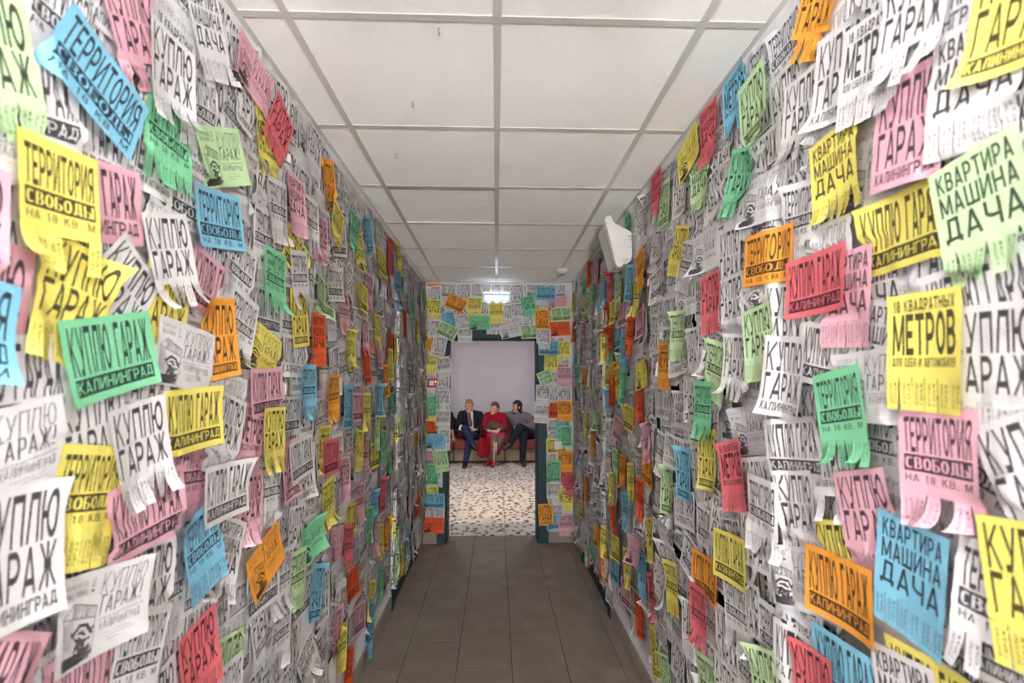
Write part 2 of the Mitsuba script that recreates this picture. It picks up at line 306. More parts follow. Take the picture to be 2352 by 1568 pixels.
class Sheet:
    def __init__(self, land):
        self.w, self.h = (PH, PW) if land else (PW, PH)
        self.a = np.zeros((self.h, self.w), np.float32)
    def win(self, x0, y0, x1, y1):
        i0, i1 = max(int(y0) - 2, 0), min(int(y1) + 3, self.h); j0, j1 = max(int(x0) - 2, 0), min(int(x1) + 3, self.w)
        yy, xx = np.mgrid[i0:i1, j0:j1] + 0.5
        return slice(i0, i1), slice(j0, j1), xx, yy
    def ink(self, s, d, neg=False):
        c = np.clip(0.5 - d, 0, 1).astype(np.float32)
        self.a[s] = np.minimum(self.a[s], 1 - c) if neg else np.maximum(self.a[s], c)
    def line(self, x0, y0, x1, y1, rx, ry=None, butt=True, neg=False):
        """from, to in mm, y down; half pen widths"""
        ry = rx if ry is None else ry
        x0, y0, x1, y1, rx, ry = (v * RES for v in (x0, y0, x1, y1, rx, ry))
        m = max(rx, ry) + 1
        i, j, xx, yy = self.win(min(x0, x1) - m, min(y0, y1) - m, max(x0, x1) + m, max(y0, y1) + m)
        if xx.size == 0: return
        if butt:
            L = math.hypot(x1 - x0, y1 - y0) or 1e-6; ux, uy = (x1 - x0) / L, (y1 - y0) / L
            al = (xx - x0) * ux + (yy - y0) * uy; pe = np.abs(-(xx - x0) * uy + (yy - y0) * ux)
            d = np.maximum(np.abs(al - L / 2) - L / 2, pe - rx)
        else:
            ax, ay = (xx - x0) / rx, (yy - y0) / ry; bx, by = (x1 - x0) / rx, (y1 - y0) / ry
            t = np.clip((ax * bx + ay * by) / max(bx * bx + by * by, 1e-9), 0, 1)
            d = (np.hypot(ax - t * bx, ay - t * by) - 1) * min(rx, ry)
        self.ink((i, j), d, neg)
    def rect(self, x0, y0, x1, y1, neg=False):
        self.line(x0, (y0 + y1) / 2, x1, (y0 + y1) / 2, abs(y1 - y0) / 2, neg=neg)
    def text(self, s, x0, y0, w, h, pv, ph, gap=0.16, slant=0.0, neg=False, serif=0.0, seed=None, rot=False):
        """s in the box x0, y0 (top left), w, h mm; pv, ph: full pen widths of upright and of level strokes"""
        pv, ph = pv * 1.18, ph * 1.05
        jr = np.random.default_rng(seed) if seed is not None else None
        tot = sum(GL[c][0] for c in s) + gap * (len(s) - 1)
        k = (w if not rot else h) / tot
        x = 0.0
        W, Hh = (w, h) if not rot else (h, w)
        def M(px, py):                      # letter space, y up -> sheet mm
            px += slant * py
            return (x0 + px, y0 + Hh - py) if not rot else (x0 + Hh - py, y0 + W - px)
        for c in s:
            gw, st = GL[c]; gw *= k
            dx, dy = (jr.uniform(-.08, .08) * gw, jr.uniform(-.08, .08) * Hh) if jr is not None else (0, 0)
            sc = jr.uniform(.85, 1.1) if jr is not None else 1
            X = lambda t: x + dx + pv / 2 + t * (gw - pv)
            for q in st.split():
                v = list(map(float, q[1:].split(',')))
                if q[0] == 'l':
                    p = M(X(v[0]), dy + v[1] * Hh * sc) + M(X(v[2]), dy + v[3] * Hh * sc)
                    self.line(*p, pv / 2, butt=jr is None, neg=neg)
                    if serif and abs(v[0] - v[2]) < .02:
                        for ye in (v[1], v[3]):
                            if ye in (0.0, 1.0):
                                yy = min(max(ye * Hh, ph / 2), Hh - ph / 2)
                                self.line(*M(X(v[0]) - serif, yy), *M(X(v[0]) + serif, yy), ph / 2, neg=neg)
                elif q[0] == 'h':
                    yy = dy + ph / 2 + v[2] * (Hh * sc - ph)
                    self.line(*M(X(v[0]) - pv / 2, yy), *M(X(v[1]) + pv / 2, yy), ph / 2, butt=jr is None, neg=neg)
                else:
                    n = max(6, int(abs(v[5] - v[4]) / 15))
                    a = np.radians(np.linspace(v[4], v[5], n + 1))
                    ex = X(v[0]) + v[2] * (gw - pv) * np.cos(a)
                    ey = dy + ph / 2 + (v[1] + v[3] * np.sin(a)) * (Hh * sc - ph)
                    for i in range(n):
                        r = (pv / 2, ph / 2) if not rot else (ph / 2, pv / 2)
                        self.line(*M(ex[i], ey[i]), *M(ex[i + 1], ey[i + 1]), *r, butt=False, neg=neg)
            x += gw + gap * k
def boxed(s, text, x0, y0, w, h, fat):
    s.rect(x0, y0, x0 + w, y0 + h)
    if fat: s.text(text, x0 + 2.5, y0 + h * .14, w - 5, h * .72, 4.2, 1.2, .12, neg=True, serif=2.4)
    else: s.text(text, x0 + 2.5, y0 + h * .15, w - 5, h * .7, 2.2, 2.4, .2, neg=True)
def tabs(s):
    for i in range(6):
        x = 2 + i * 24.6
        s.text('КУПЛЮ', x + 5, 160, 5, 38, .8, .8, .2, rot=True)
        s.text('ГАРАЖ', x + 13.5, 160, 5, 38, .8, .8, .2, rot=True)
def garage(s, x, y, w, h):
    R = np.random.default_rng(5)
    P = lambda a, b: (x + a * w, y + b * h)
    def pl(pts, r):
        for p, q in zip(pts[:-1], pts[1:]): s.line(*P(*p), *P(*q), r, butt=False)
    pl([(.0, .22), (.3, .02), (.98, .2), (.95, .38), (.25, .26), (.0, .22)], .8)
    pl([(.3, .02), (.25, .26)], .5); pl([(.02, .22), (.06, .85)], .7); pl([(.25, .26), (.3, .8)], .6); pl([(.95, .38), (.92, .88)], .7)
    for i in range(26):
        t = i / 26; pl([(.3 + .66 * t, .03 + .17 * t), (.26 + .66 * t + R.uniform(-.05, .05), .25 + .11 * t)], .4)
    for i in range(14):
        t = i / 14; pl([(.02 + .2 * t, .24 + R.uniform(0, .1)), (.06 + .2 * t, .8 + R.uniform(-.1, .05))], .22)
    for i in range(34):
        a, b = R.uniform(.33, .82), R.uniform(.52, .86)
        pl([(a, b), (a + R.uniform(-.12, .14), b + R.uniform(-.07, .07))], R.uniform(1.2, 2.8))
    pl([(.32, .52), (.5, .42), (.72, .46), (.86, .62)], 2.6)
    for i in range(16):
        b = .86 + .012 * i; pl([(.02 + R.uniform(0, .05), b), (.75 + R.uniform(-.2, .2), b + R.uniform(-.01, .01))], .9)
DES = ['T', 'KT', 'KK', 'KP', 'D', 'M', 'TL', 'G', 'GP', 'S']
def draw(d):
    s = Sheet(DES.index(d) >= 6)
    if d == 'T':
        s.text('ТЕРРИТОРИЯ', 11, 18, 126, 62, 2.0, 8.5, .2); boxed(s, 'СВОБОДЫ', 10, 84, 128, 29, True); s.text('НА 18 КВ. М', 12, 118, 124, 13, 1.7, 1.5, .3); tabs(s)
    elif d == 'KT':
        s.text('КУПЛЮ', 11, 12, 126, 64, 3.0, 10, .2); s.text('ГАРАЖ', 11, 80, 126, 58, 3.0, 9, .2); tabs(s)
    elif d == 'KK':
        s.text('КУПЛЮ', 13, 20, 122, 76, 3.0, 11, .2); s.text('ГАРАЖ', 13, 101, 122, 66, 3.0, 10, .2); boxed(s, 'КАЛИНИНГРАД', 12, 172, 124, 24, False)
    elif d == 'KP':
        s.text('КУПЛЮ', 13, 16, 122, 76, 3.0, 11, .2); s.text('ГАРАЖ', 13, 97, 122, 70, 3.0, 10, .2); s.text('КАЛИНИНГРАД', 13, 174, 122, 22, 1.8, 3.4, .22, serif=1.4)
    elif d == 'D':
        s.text('КВАРТИРА', 12, 12, 124, 34, 2.8, 4.5, .2); s.text('МАШИНА', 12, 51, 124, 36, 3.0, 5, .2); s.text('ДАЧА', 12, 92, 124, 44, 4.2, 5.5, .22); tabs(s)
    elif d == 'M':
        s.text('18 КВАДРАТНЫХ', 14, 11, 120, 22, 1.7, 4.2, .22); s.text('МЕТРОВ', 12, 37, 124, 74, 3.4, 12, .18); s.text('ДЛЯ СЕБЯ И АВТОМОБИЛЯ', 12, 116, 124, 16, 1.3, 2.6, .22); tabs(s)
    elif d == 'TL':
        s.text('ТЕРРИТОРИЯ', 14, 13, 182, 72, 2.6, 9, .2); boxed(s, 'СВОБОДЫ', 13, 89, 184, 30, True); s.text('НА 18 КВ. М', 15, 124, 180, 14, 2.1, 1.8, .35)
    elif d == 'G':
        s.text('КУПЛЮ ГАРАЖ', 14, 14, 182, 84, 2.6, 11, .17); boxed(s, 'КАЛИНИНГРАД', 13, 103, 184, 30, False)
    elif d == 'GP':
        s.text('КУПЛЮ ГАРАЖ', 14, 14, 182, 84, 2.6, 11, .17); s.text('КАЛИНИНГРАД', 14, 105, 182, 26, 2.2, 4, .22, serif=2)
    else:
        s.text('13.05-01.10', 14, 14, 44, 8, .7, .7, .3); s.text('ВЫСТАВКА', 14, 27, 44, 9, .8, .8, .25)
        for b in range(4): s.line(68, 15 + b * 4, 76, 15 + b * 4, .6)
        s.line(69, 34, 75, 34, 1.6)
        s.text('КУПЛЮ', 92, 12, 100, 34, 1.5, 1.5, .3, .16, seed=3); s.text('ГАРАЖ!', 92, 52, 96, 28, 2.3, 2.3, .28, .14, seed=4)
        s.line(92, 89, 196, 87, .5); s.text('КАЛИНИНГРАД', 96, 93, 92, 14, 1.0, 1.0, .3, .1, seed=6)
        for b in range(3): s.line(112, 116 + b * 6, 112 + (56, 62, 34)[b], 116 + b * 6, .35)
        garage(s, 12, 44, 76, 94)
    return s.a.ravel()
INK = mi.Float(np.concatenate([draw(d) for d in DES]).astype(np.float32))
COLS = ['w', 'v', 'u', 'y', 'p', 'b', 'g', 'l', 'o', 'r', 'c']
PAL = np.array([lin(*c) for c in ((216, 213, 213), (209, 207, 210), (221, 219, 217), (226, 212, 108), (219, 168, 181), (126, 184, 209), (124, 194, 150), (188, 217, 167), (232, 157, 68), (211, 92, 56), (208, 105, 111))], np.float32)
PR, PG, PB = (mi.Float(np.ascontiguousarray(PAL[:, i])) for i in range(3))
def paper(v):
    k = mi.UInt32(dr.clip(dr.floor(v), 0, len(COLS) - 1))
    return mi.Color3f(dr.gather(mi.Float, PR, k), dr.gather(mi.Float, PG, k), dr.gather(mi.Float, PB, k))
def printed(p, n, uv):
    d = dr.clip(dr.floor(uv.x), 0, len(DES) - 1)
    fx, fy = uv.x - dr.floor(uv.x), 1 - (uv.y - dr.floor(uv.y))
    wide = d >= 6
    W, Hh = dr.select(wide, mi.Float(PH), mi.Float(PW)), dr.select(wide, mi.Float(PW), mi.Float(PH))
    x, y = dr.clip(fx * W - 0.5, 0, W - 1.001), dr.clip(fy * Hh - 0.5, 0, Hh - 1.001)
    xi, yi = dr.floor(x), dr.floor(y)
    i = mi.UInt32(d) * (PW * PH) + mi.UInt32(yi) * mi.UInt32(W) + mi.UInt32(xi)
    lim = len(DES) * PW * PH - 1
    g = lambda o: dr.gather(mi.Float, INK, dr.minimum(i + o, lim))
    w = mi.UInt32(W)
    c = dr.lerp(dr.lerp(g(0), g(1), x - xi), dr.lerp(g(w), g(w + 1), x - xi), y - yi)
    pc = paper(uv.y)
    return pc * (1 - c) + (pc * 0.04 + mi.Color3f(0.012, 0.010, 0.013)) * c
scene['m_flyer'] = {'type': 'twosided', 'front': {'type': 'diffuse', 'reflectance': mikit.proc(printed)}, 'back': {'type': 'diffuse', 'reflectance': mikit.proc(lambda p, n, uv: paper(uv.y))}}

# ---------------------------------------------------------------- the flyers: wall, design, colour, top-edge centre along the wall and height (m), turn (deg), layer
TABLE = """
L TL b 0.893 2.197 -23 2
L T y 0.796 1.985 5 3
L T g 1.059 2.218 -3 1
L S l 1.223 2.248 25 2
L TL b 1.242 2.086 11 2
L KT p 0.895 2.377 27 1
L S p 1.410 2.571 -10 2
L KT c 1.614 2.520 -26 3
L M y 1.485 2.435 6 1
L KK o 2.007 2.531 20 1
L D p 1.709 2.326 5 2
L G y 1.769 2.119 -17 1
L M p 1.965 2.273 5 1
L T y 2.189 2.391 -16 1
L T g 2.438 2.451 -4 2
L KK b 2.642 2.510 19 2
L KT y 2.498 2.366 17 0
L G y 3.018 2.408 -7 1
L KK c 3.259 2.518 -8 1
L T y 3.506 2.614 3 1
L G b 3.521 2.407 8 1
L T p 2.739 2.205 -2 1
L G l 2.045 2.017 -9 1
L T g 1.580 2.023 -2 2
L KK y 1.777 1.931 8 0
L D r 1.973 1.867 3 1
L T p 2.290 2.024 3 1
L D y 2.404 1.855 1 1
L KK r 2.700 1.783 8 1
L G y 2.603 2.120 -6 1
L KT p 2.657 1.941 -2 1
L KT y 2.928 2.000 2 1
L KK p 2.987 1.882 -1 0
L T r 3.320 1.931 -11 1
L KK y 3.311 1.820 -2 1
L KK o 3.180 1.708 2 1
L T o 2.173 1.629 3 2
L T b 1.888 1.661 1 1
L KK b 2.415 1.578 -2 0
L G p 2.581 1.537 -2 0
L T y 2.755 1.535 -2 1
L KK b 3.015 1.584 -0 1
L S y 1.546 1.759 -17 1
L KK o 1.266 1.811 9 2
L G p 1.266 1.903 -14 0
L KT w 1.051 1.960 17 3
L S w 1.160 1.727 -7 2
L G g 0.916 1.717 13 3
L KT y 0.870 1.828 -14 2
L KT w 0.997 1.842 -33 1
L KT y 1.088 1.846 -7 0
L KK p 0.698 1.802 -3 1
L KT p 0.645 1.902 0 1
L TL b 0.647 1.748 -6 2
L GP p 0.867 1.993 12 0
L G w 0.737 1.664 6 1
L S w 0.730 1.555 11 1
L T y 0.918 1.480 -10 2
L KP w 0.780 1.439 -1 2
L G p 1.052 1.399 5 2
L T p 1.206 1.467 -6 1
L G y 1.187 1.580 3 2
L KT w 1.003 1.555 12 2
L KT w 0.892 1.590 10 0
L KT w 1.367 1.555 -18 1
L G p 1.555 1.637 3 2
L M p 1.493 1.524 -11 0
L KT y 1.618 1.512 -1 3
L G w 1.354 1.379 -1 3
L KT p 1.484 1.325 -3 1
L T w 1.617 1.343 -5 0
L G w 1.841 1.387 5 2
L KK p 1.757 1.391 4 0
L T b 1.235 1.284 12 2
L D w 1.399 1.220 -25 1
L S o 1.571 1.108 20 2
L KT c 1.244 1.019 11 2
L KT l 1.409 0.913 -11 1
L S g 1.970 1.052 7 1
L T l 1.858 0.984 -7 1
L KK b 2.081 0.855 -19 2
L S p 2.302 0.937 -9 1
L T c 2.482 0.894 -13 2
L G r 2.556 0.656 -4 2
L KT g 2.861 0.883 -4 1
L T p 2.666 1.062 -5 1
L G y 2.510 0.990 -7 0
L G c 2.177 1.343 -2 2
L M y 2.091 1.411 -3 0
L T y 2.150 1.177 6 1
L M p 2.377 1.239 -5 1
L KT y 2.624 1.341 -8 1
L T p 2.753 1.290 -5 0
L G y 2.952 1.234 -3 1
L KT g 3.188 1.285 -10 1
L KT l 2.971 1.394 -5 1
L KK c 3.193 0.987 -5 1
L T b 2.973 0.959 -8 0
L KK o 3.338 0.708 -16 2
L KT y 3.160 0.702 -10 0
L KT p 3.021 0.768 -10 1
L KT g 3.188 0.424 -14 1
L KK y 2.969 0.442 -16 0
L KK b 2.966 0.327 -18 1
L G p 2.708 0.425 -13 1
L T b 2.956 0.234 -18 1
L T y 2.413 0.459 -13 1
L KT l 3.709 0.351 -20 1
L KT b 4.127 0.402 -13 1
L KK p 2.343 0.567 -9 0
L KT r 2.544 0.285 -17 1
L GP p 0.757 1.238 -28 1
L GP p 0.948 1.133 -3 1
L S w 0.963 1.253 -7 3
L KT w 1.076 1.259 -5 1
L T w 1.079 1.127 -17 2
L KK p 0.711 1.360 -13 1
L KT b 0.688 1.427 -12 0
L KT l 0.646 2.149 18 2
L G w 0.710 2.112 11 1
L S w 0.699 2.033 5 0
L D w 1.128 2.553 26 2
L G w 1.324 2.643 21 1
L KP w 1.553 2.632 8 1
L KT w 1.876 2.610 -7 2
L KT w 1.044 2.363 2 2
L T w 1.136 2.345 9 1
L T w 1.496 2.133 4 1
L T w 1.567 2.255 9 1
L T w 1.853 2.306 2 1
L T w 1.757 2.070 12 1
L T w 1.389 1.991 -15 1
L T w 1.413 1.843 -17 1
L TL w 2.135 2.096 9 1
L T w 1.405 0.842 -5 1
L T w 1.738 0.851 -8 1
L T w 1.731 1.029 -5 1
L G w 1.593 1.041 -3 1
L S w 1.331 1.618 -10 0
R M b -1.482 2.706 2 2
R D c -1.673 2.705 -3 2
R KK l -1.384 2.527 6 2
R S y -1.877 2.618 14 2
R KT g -1.432 2.321 -21 2
R D l -1.762 2.445 2 1
R KT o -1.029 2.603 -28 1
R KT w -1.139 2.369 -5 2
R KP w -1.003 2.392 -9 2
R D y -1.054 2.170 4 2
R KP p -0.843 2.177 -7 1
R M w -0.915 2.350 -10 2
R KT w -0.798 2.368 -13 3
R D w -0.714 2.183 -7 1
R KK y -0.619 2.265 -14 2
R D l -0.742 1.970 8 2
R G y -0.877 1.957 1 1
R D p -1.025 1.883 -3 1
R G c -1.131 1.906 -0 2
R TL o -1.340 2.028 -5 3
R T w -1.162 2.100 -9 1
R S w -1.347 2.206 -8 1
R S w -1.114 1.967 -2 0
R KT c -1.704 1.984 3 2
R KT y -1.973 2.249 -17 1
R KT l -1.406 1.816 6 2
R KP w -1.275 1.868 -6 1
R T g -1.087 1.621 10 2
R M y -0.843 1.757 -2 3
R S w -0.983 1.660 2 1
R G w -0.747 1.793 6 1
R KT w -0.731 1.717 -2 1
R KT w -0.710 1.545 22 1
R T p -0.838 1.549 1 2
R KT p -1.034 1.407 14 2
R D b -0.900 1.335 -6 2
R T w -0.733 1.337 -7 1
R KT y -0.701 1.392 6 2
R G o -1.111 1.204 3 2
R KT y -1.134 1.276 13 1
R M w -1.132 1.488 9 1
R KP w -1.280 1.717 -7 2
R G w -1.280 1.499 7 1
R KT w -1.287 1.360 10 1
R T w -1.419 1.316 -1 2
R T g -1.801 1.596 -1 2
R KK y -1.783 1.420 5 1
R M c -1.609 1.399 14 2
R KK b -2.007 1.328 2 2
R KK l -2.202 1.221 5 3
R T l -1.653 1.735 -15 1
R G y -1.633 1.096 6 3
R G o -1.831 0.958 4 2
R T w -1.609 0.957 7 1
R S w -1.307 1.160 13 1
R KT w -1.473 1.199 6 1
R T c -1.905 0.818 8 2
R KT c -1.222 0.948 6 2
R G b -1.104 1.023 3 1
R KT l -1.462 0.825 18 1
R T l -1.856 0.589 13 1
R G y -0.877 1.107 4 1
R D w -0.951 1.077 9 1
R T y -2.203 0.804 12 2
R KT y -2.477 0.917 14 1
R T c -2.472 0.651 20 2
R KK r -2.698 0.444 13 2
R KT b -2.645 0.678 14 1
R KK y -2.444 0.411 19 1
R G p -2.975 0.425 10 1
R KT y -2.941 0.614 14 1
R G b -3.239 0.461 8 1
R T r -2.636 1.076 1 2
R G o -2.480 1.217 -4 1
R T y -2.809 1.133 10 1
R T o -2.965 1.156 3 1
R T l -3.152 1.166 -1 0
R T b -2.956 0.935 10 1
R KT r -3.261 0.784 16 1
R KT y -3.264 0.995 6 1
R G y -3.211 0.604 8 1
R S p -2.768 0.732 6 1
R T r -2.730 1.965 -8 2
R G b -3.064 1.956 6 1
R KT b -2.928 1.874 4 2
R T r -3.224 1.975 -4 1
R KK g -2.915 1.670 -1 2
R S y -2.560 1.705 10 2
R T y -3.098 1.692 10 0
R KK r -3.225 1.638 -1 1
R M o -2.205 1.772 -1 2
R T l -2.014 1.896 -3 1
R KT r -2.603 1.567 4 1
R G y -2.821 1.457 -5 1
R G p -3.061 1.369 -9 0
R KT p -2.498 1.391 14 1
R G p -2.900 2.080 2 1
R G p -2.532 1.985 9 0
R KK b -2.728 2.269 -12 2
R T o -2.561 2.299 18 2
R T g -2.749 2.581 3 1
R KK l -2.146 2.515 -4 1
R D c -2.248 2.702 0 1
R D l -2.996 2.257 -1 2
R T c -3.200 2.338 -7 1
R T y -2.604 2.162 -9 0
R T r -3.952 2.708 -7 1
R KT p -3.615 2.541 -11 1
R KT b -3.420 2.322 -3 1
R KT g -3.801 2.371 -6 1
R KT y -4.790 2.491 -7 1
R KK r -3.411 2.145 -6 1
R G y -3.123 2.136 8 1
R S o -4.231 1.725 11 2
R KT y -4.177 1.343 6 2
R KT b -4.686 1.860 -1 1
R T r -4.729 2.189 -5 1
R KT o -3.911 1.207 9 2
R KT l -4.194 0.276 14 1
R KK o -4.240 0.786 10 1
R KT o -3.577 0.388 17 1
R KT l -2.328 0.345 20 1
E G w -0.516 2.607 -1 0
E KP w -0.335 2.610 0 1
E GP w -0.158 2.611 0 1
E GP w 0.045 2.620 2 2
E KP w 0.211 2.621 2 1
E TL w 0.405 2.622 2 1
E G w 0.616 2.623 2 1
E KP w -0.644 2.576 4 1
E T o -0.644 2.624 -2 0
E G o -0.387 2.460 -24 3
E T y -0.226 2.461 0 2
E T y -0.009 2.401 2 2
E TL b 0.509 2.577 -1 2
E KT g 0.308 2.471 13 3
E S p 0.633 2.480 0 1
E S w 0.470 2.438 0 0
E KK o 0.472 2.342 0 3
E KT w 0.566 2.343 0 0
E G l 0.663 2.362 4 1
E S r 0.649 2.210 4 2
E KT y -0.644 2.434 -2 1
E KT w -0.623 2.423 8 0
E S w -0.503 2.437 0 0
E KK b -0.492 2.313 2 0
E KT w -0.395 2.406 15 1
E G l -0.469 2.174 -26 3
E KP w -0.644 2.225 4 1
E M w -0.325 2.192 2 2
E KT w -0.350 2.280 7 1
E S g -0.174 2.269 1 2
E S p 0.135 2.275 1 1
E S w 0.126 2.187 12 2
E D w -0.029 2.281 0 0
E G l 0.350 2.179 3 1
E KT w -0.112 2.425 0 0
E KT w 0.119 2.384 -10 1
E KT w 0.222 2.405 0 1
E KT w 0.319 2.296 -3 0
E KT w 0.486 2.133 -2 3
E T w 0.637 2.198 4 0
E G b 0.530 2.011 1 2
E D y 0.681 2.012 2 1
E KT y 0.563 1.877 -2 1
E TL w 0.646 1.853 0 0
E T p 0.690 1.748 2 2
E D l 0.471 1.701 22 3
E T w 0.586 1.704 2 1
E KT o -0.644 2.041 0 1
E KP p -0.644 2.091 0 0
E KP w -0.563 2.051 -11 3
E T y -0.644 1.884 -2 1
E T w -0.547 1.842 11 2
E KT w -0.644 1.731 0 0
E KP w -0.543 1.709 0 1
E S w -0.613 1.534 -0 0
E D w -0.536 1.516 -0 1
E KK g -0.644 1.457 3 2
E KT y -0.644 1.409 -2 1
E T w -0.532 1.315 -0 2
E G r -0.613 1.200 -2 1
E KT w -0.530 1.120 -0 2
E S b -0.613 1.077 -0 2
E G w -0.613 1.099 -0 0
E G p -0.613 0.907 -2 1
E KT l -0.564 0.909 10 3
E KK g -0.644 0.781 -0 2
E T w -0.619 0.768 -0 1
E KT y -0.644 0.556 -0 1
E G b -0.613 0.490 2 2
E G w -0.613 0.353 -0 1
E S r -0.613 0.256 -1 2
E M w 0.476 1.562 -2 3
E T w 0.464 1.388 -4 2
E KP w 0.570 1.562 -2 1
E M w 0.694 1.542 -0 1
E TL r 0.629 1.377 1 2
E M o 0.694 1.401 -0 3
E T w 0.581 1.221 3 1
E KT b 0.674 1.225 -0 2
E G w 0.618 1.103 -0 1
E KK g 0.694 1.151 -0 3
E G y 0.608 1.021 -0 1
E G w 0.609 0.882 -0 1
E M o 0.694 0.899 -0 2
E KK g 0.578 0.805 -0 2
E KT r 0.692 0.740 -0 1
E D c 0.702 0.654 27 3
E T w 0.579 0.590 -0 2
E KP w 0.683 0.555 -0 1
E M y 0.694 0.521 -0 2
E KP o 0.490 0.386 3 3
E T w 0.590 0.381 3 2
E G b 0.607 0.279 -0 2
E T p 0.694 0.278 -0 3
"""
TABBED = ('T', 'KT', 'D', 'M')
def size(d): return (0.21, 0.148) if DES.index(d) >= 6 else (0.148, 0.21)
def wall_h(w, u, v):
    """how far the door casings stand proud of the wall at these points"""
    out = np.zeros_like(u)
    ramp = lambda t: np.clip(t / 0.015, 0, 1)
    if w == 'E':
        ins = (u > DX0 - 0.1) & (u < DX1 + 0.12) & (v < DZ + 0.1)
        out = np.where(ins, 0.018, 0)
        return out
    for s, a, b in DOORS:
        if s != w: continue
        y = u if w == 'L' else -u
        m = .03
        t = np.minimum(ramp(y - (a - CAS_W - m)), ramp((b + CAS_W + m) - y))
        out = np.maximum(out, CAS_T * t * np.clip((DOOR_H + CAS_W + m + .015 - v) / .015, 0, 1))
    return out
def corners(f):
    w, h = size(f['d']); c, s = math.cos(f['a']), math.sin(f['a'])
    return [(f['u'] + x * c + y * s, f['v'] + x * s - y * c) for x, y in ((-w / 2, 0), (w / 2, 0), (w / 2, h), (-w / 2, h))]
ALL = []
for ln in TABLE.strip().split('\n'):
    w, d, c, u, v, a, pr = ln.split()
    ALL.append(dict(w=w, d=d, c=c, u=float(u), v=float(v), a=math.radians(float(a)), pr=int(pr) + 10, hero=True))
def fill(w, u0, u1, v0, v1, du, dv, keep, pr, tilt):
    r = np.random.default_rng(len(ALL) + ord(w))
    v = v1; row = 0
    while v > v0 + 0.1:
        u = u0 + r.uniform(0, du)
        while u < u1:
            if r.random() < keep:
                d = r.choice(['T', 'KT', 'KK', 'KP', 'G', 'GP', 'S', 'TL', 'D', 'M'], p=[.2, .17, .06, .08, .13, .08, .09, .05, .08, .06])
                sw, sh = size(d)
                a = math.radians(r.normal(0, tilt) if r.random() < .8 else r.normal(0, tilt * 3))
                uu, vv = u + r.uniform(-.015, .015) + sw / 2, v + r.uniform(-.03, .03)
                if vv > ZC - 0.012: vv = ZC - 0.012 - r.uniform(0, .03)
                if vv - sh > v0 - .03:
                    ALL.append(dict(w=w, d=d, c=r.choice(['w', 'v', 'u'], p=[.5, .3, .2]) if r.random() < (.74 if pr == 5 and abs(u) > 2.9 and w != 'E' else 1.0 if abs(u) < 2.9 and w != 'E' else .94) else r.choice(['y', 'p', 'o', 'b', 'g', 'l', 'y', 'p', 'r']), u=uu, v=vv, a=a, pr=pr, hero=False))
                u += sw * 0.93
            else: u += du
        v -= dv; row += 1
def clash(f):
    """bare spots: the openings and the things fixed to the walls"""
    P = Polygon(corners(f))
    return any(f['w'] == w and P.intersects(shapely.box(*b)) for w, b in BARE)
BARE = [('R', (-2.91, 2.26, -2.70, 2.52)), ('E', (DX0 + .002, 0, DX1 - .002, DZ - .003)), ('E', (-.69, 1.54, -.6, 1.62)), ('E', (.52, .0, .8, .11))]
GAPS = [('R', (-2.30, 1.02, -2.262, 1.4)), ('R', (-2.205, .16, -2.18, .45)), ('R', (-1.315, 2.04, -1.30, 2.1))]   # strips of the teal door that stay bare
def part_at_gap(f):
    for w, b in GAPS:
        if f['w'] != w: continue
        xs, zs = [p[0] for p in corners(f)], [p[1] for p in corners(f)]
        if max(zs) < b[1] or min(zs) > b[3] or max(xs) < b[0] or min(xs) > b[2]: continue
        w0 = size(f['d'])[0]; mid = f['u']
        if mid < (b[0] + b[2]) / 2: f['x1'] = min(f.get('x1', 1), (b[0] - .004 - (mid - w0 / 2)) / w0)
        else: f['x0'] = max(f.get('x0', 0), (b[2] + .004 - (mid - w0 / 2)) / w0)
fill('L', 0.28, 4.9, 0.165, 2.6, .15, .172, .97, 0, 2.5)
fill('R', -4.9, -0.28, 0.165, 2.6, .15, .172, .97, 0, 2.5)
fill('L', 0.3, 4.88, 0.2, 2.5, .22, .19, .62, 5, 8)
fill('R', -4.88, -0.3, 0.2, 2.5, .22, .19, .62, 5, 8)
for w_, a_, b_ in DOORS:
    fill(w_, *((a_ - .2, b_ + .1) if w_ == 'L' else (-b_ - .1, -a_ + .2)), 0.17, 2.3, .12, .16, 1 if a_ > 2 else .75, 1, 3)
    for y0, y1 in ((a_ - .17, a_ + .02), (b_ - .02, b_ + .17)):
        fill(w_, *((y0, y1) if w_ == 'L' else (-y1, -y0)), 0.17, 2.3, .2, .18, 1, 4, 3)
    fill(w_, *((a_ - .1, b_ + .1) if w_ == 'L' else (-b_ - .1, -a_ + .1)), 1.95, 2.22, .15, .2, 1, 4, 3)
fill('E', -.72, -.56, 0.13, 2.5, .15, .16, 1, 0, 2); fill('E', .53, .62, 0.13, 2.5, .15, .16, 1, 0, 2); fill('E', -.55, .5, 2.2, 2.6, .15, .17, 1, 0, 2)
for f in ALL:
    top = max(p[1] for p in corners(f))
    f['v'] -= max(0, top - (ZC - .014))
ALL = [f for f in ALL if f['hero'] or not clash(f)]
for f in ALL:
    if not f['hero']:
        xs = [p[0] for p in corners(f)]
        if f['w'] == 'E':
            f['u'] += max(0, -.72 - min(xs)) - max(0, max(xs) - .768)
        else:
            far = max(xs) if f['w'] == 'L' else -min(xs)
            if far > 4.93: f['u'] -= (far - 4.93) * (1 if f['w'] == 'L' else -1)
ALL.sort(key=lambda f: f['pr'])
PAD = 0.0013
polys = [Polygon(corners(f)) for f in ALL]
level = np.zeros(len(ALL), int)
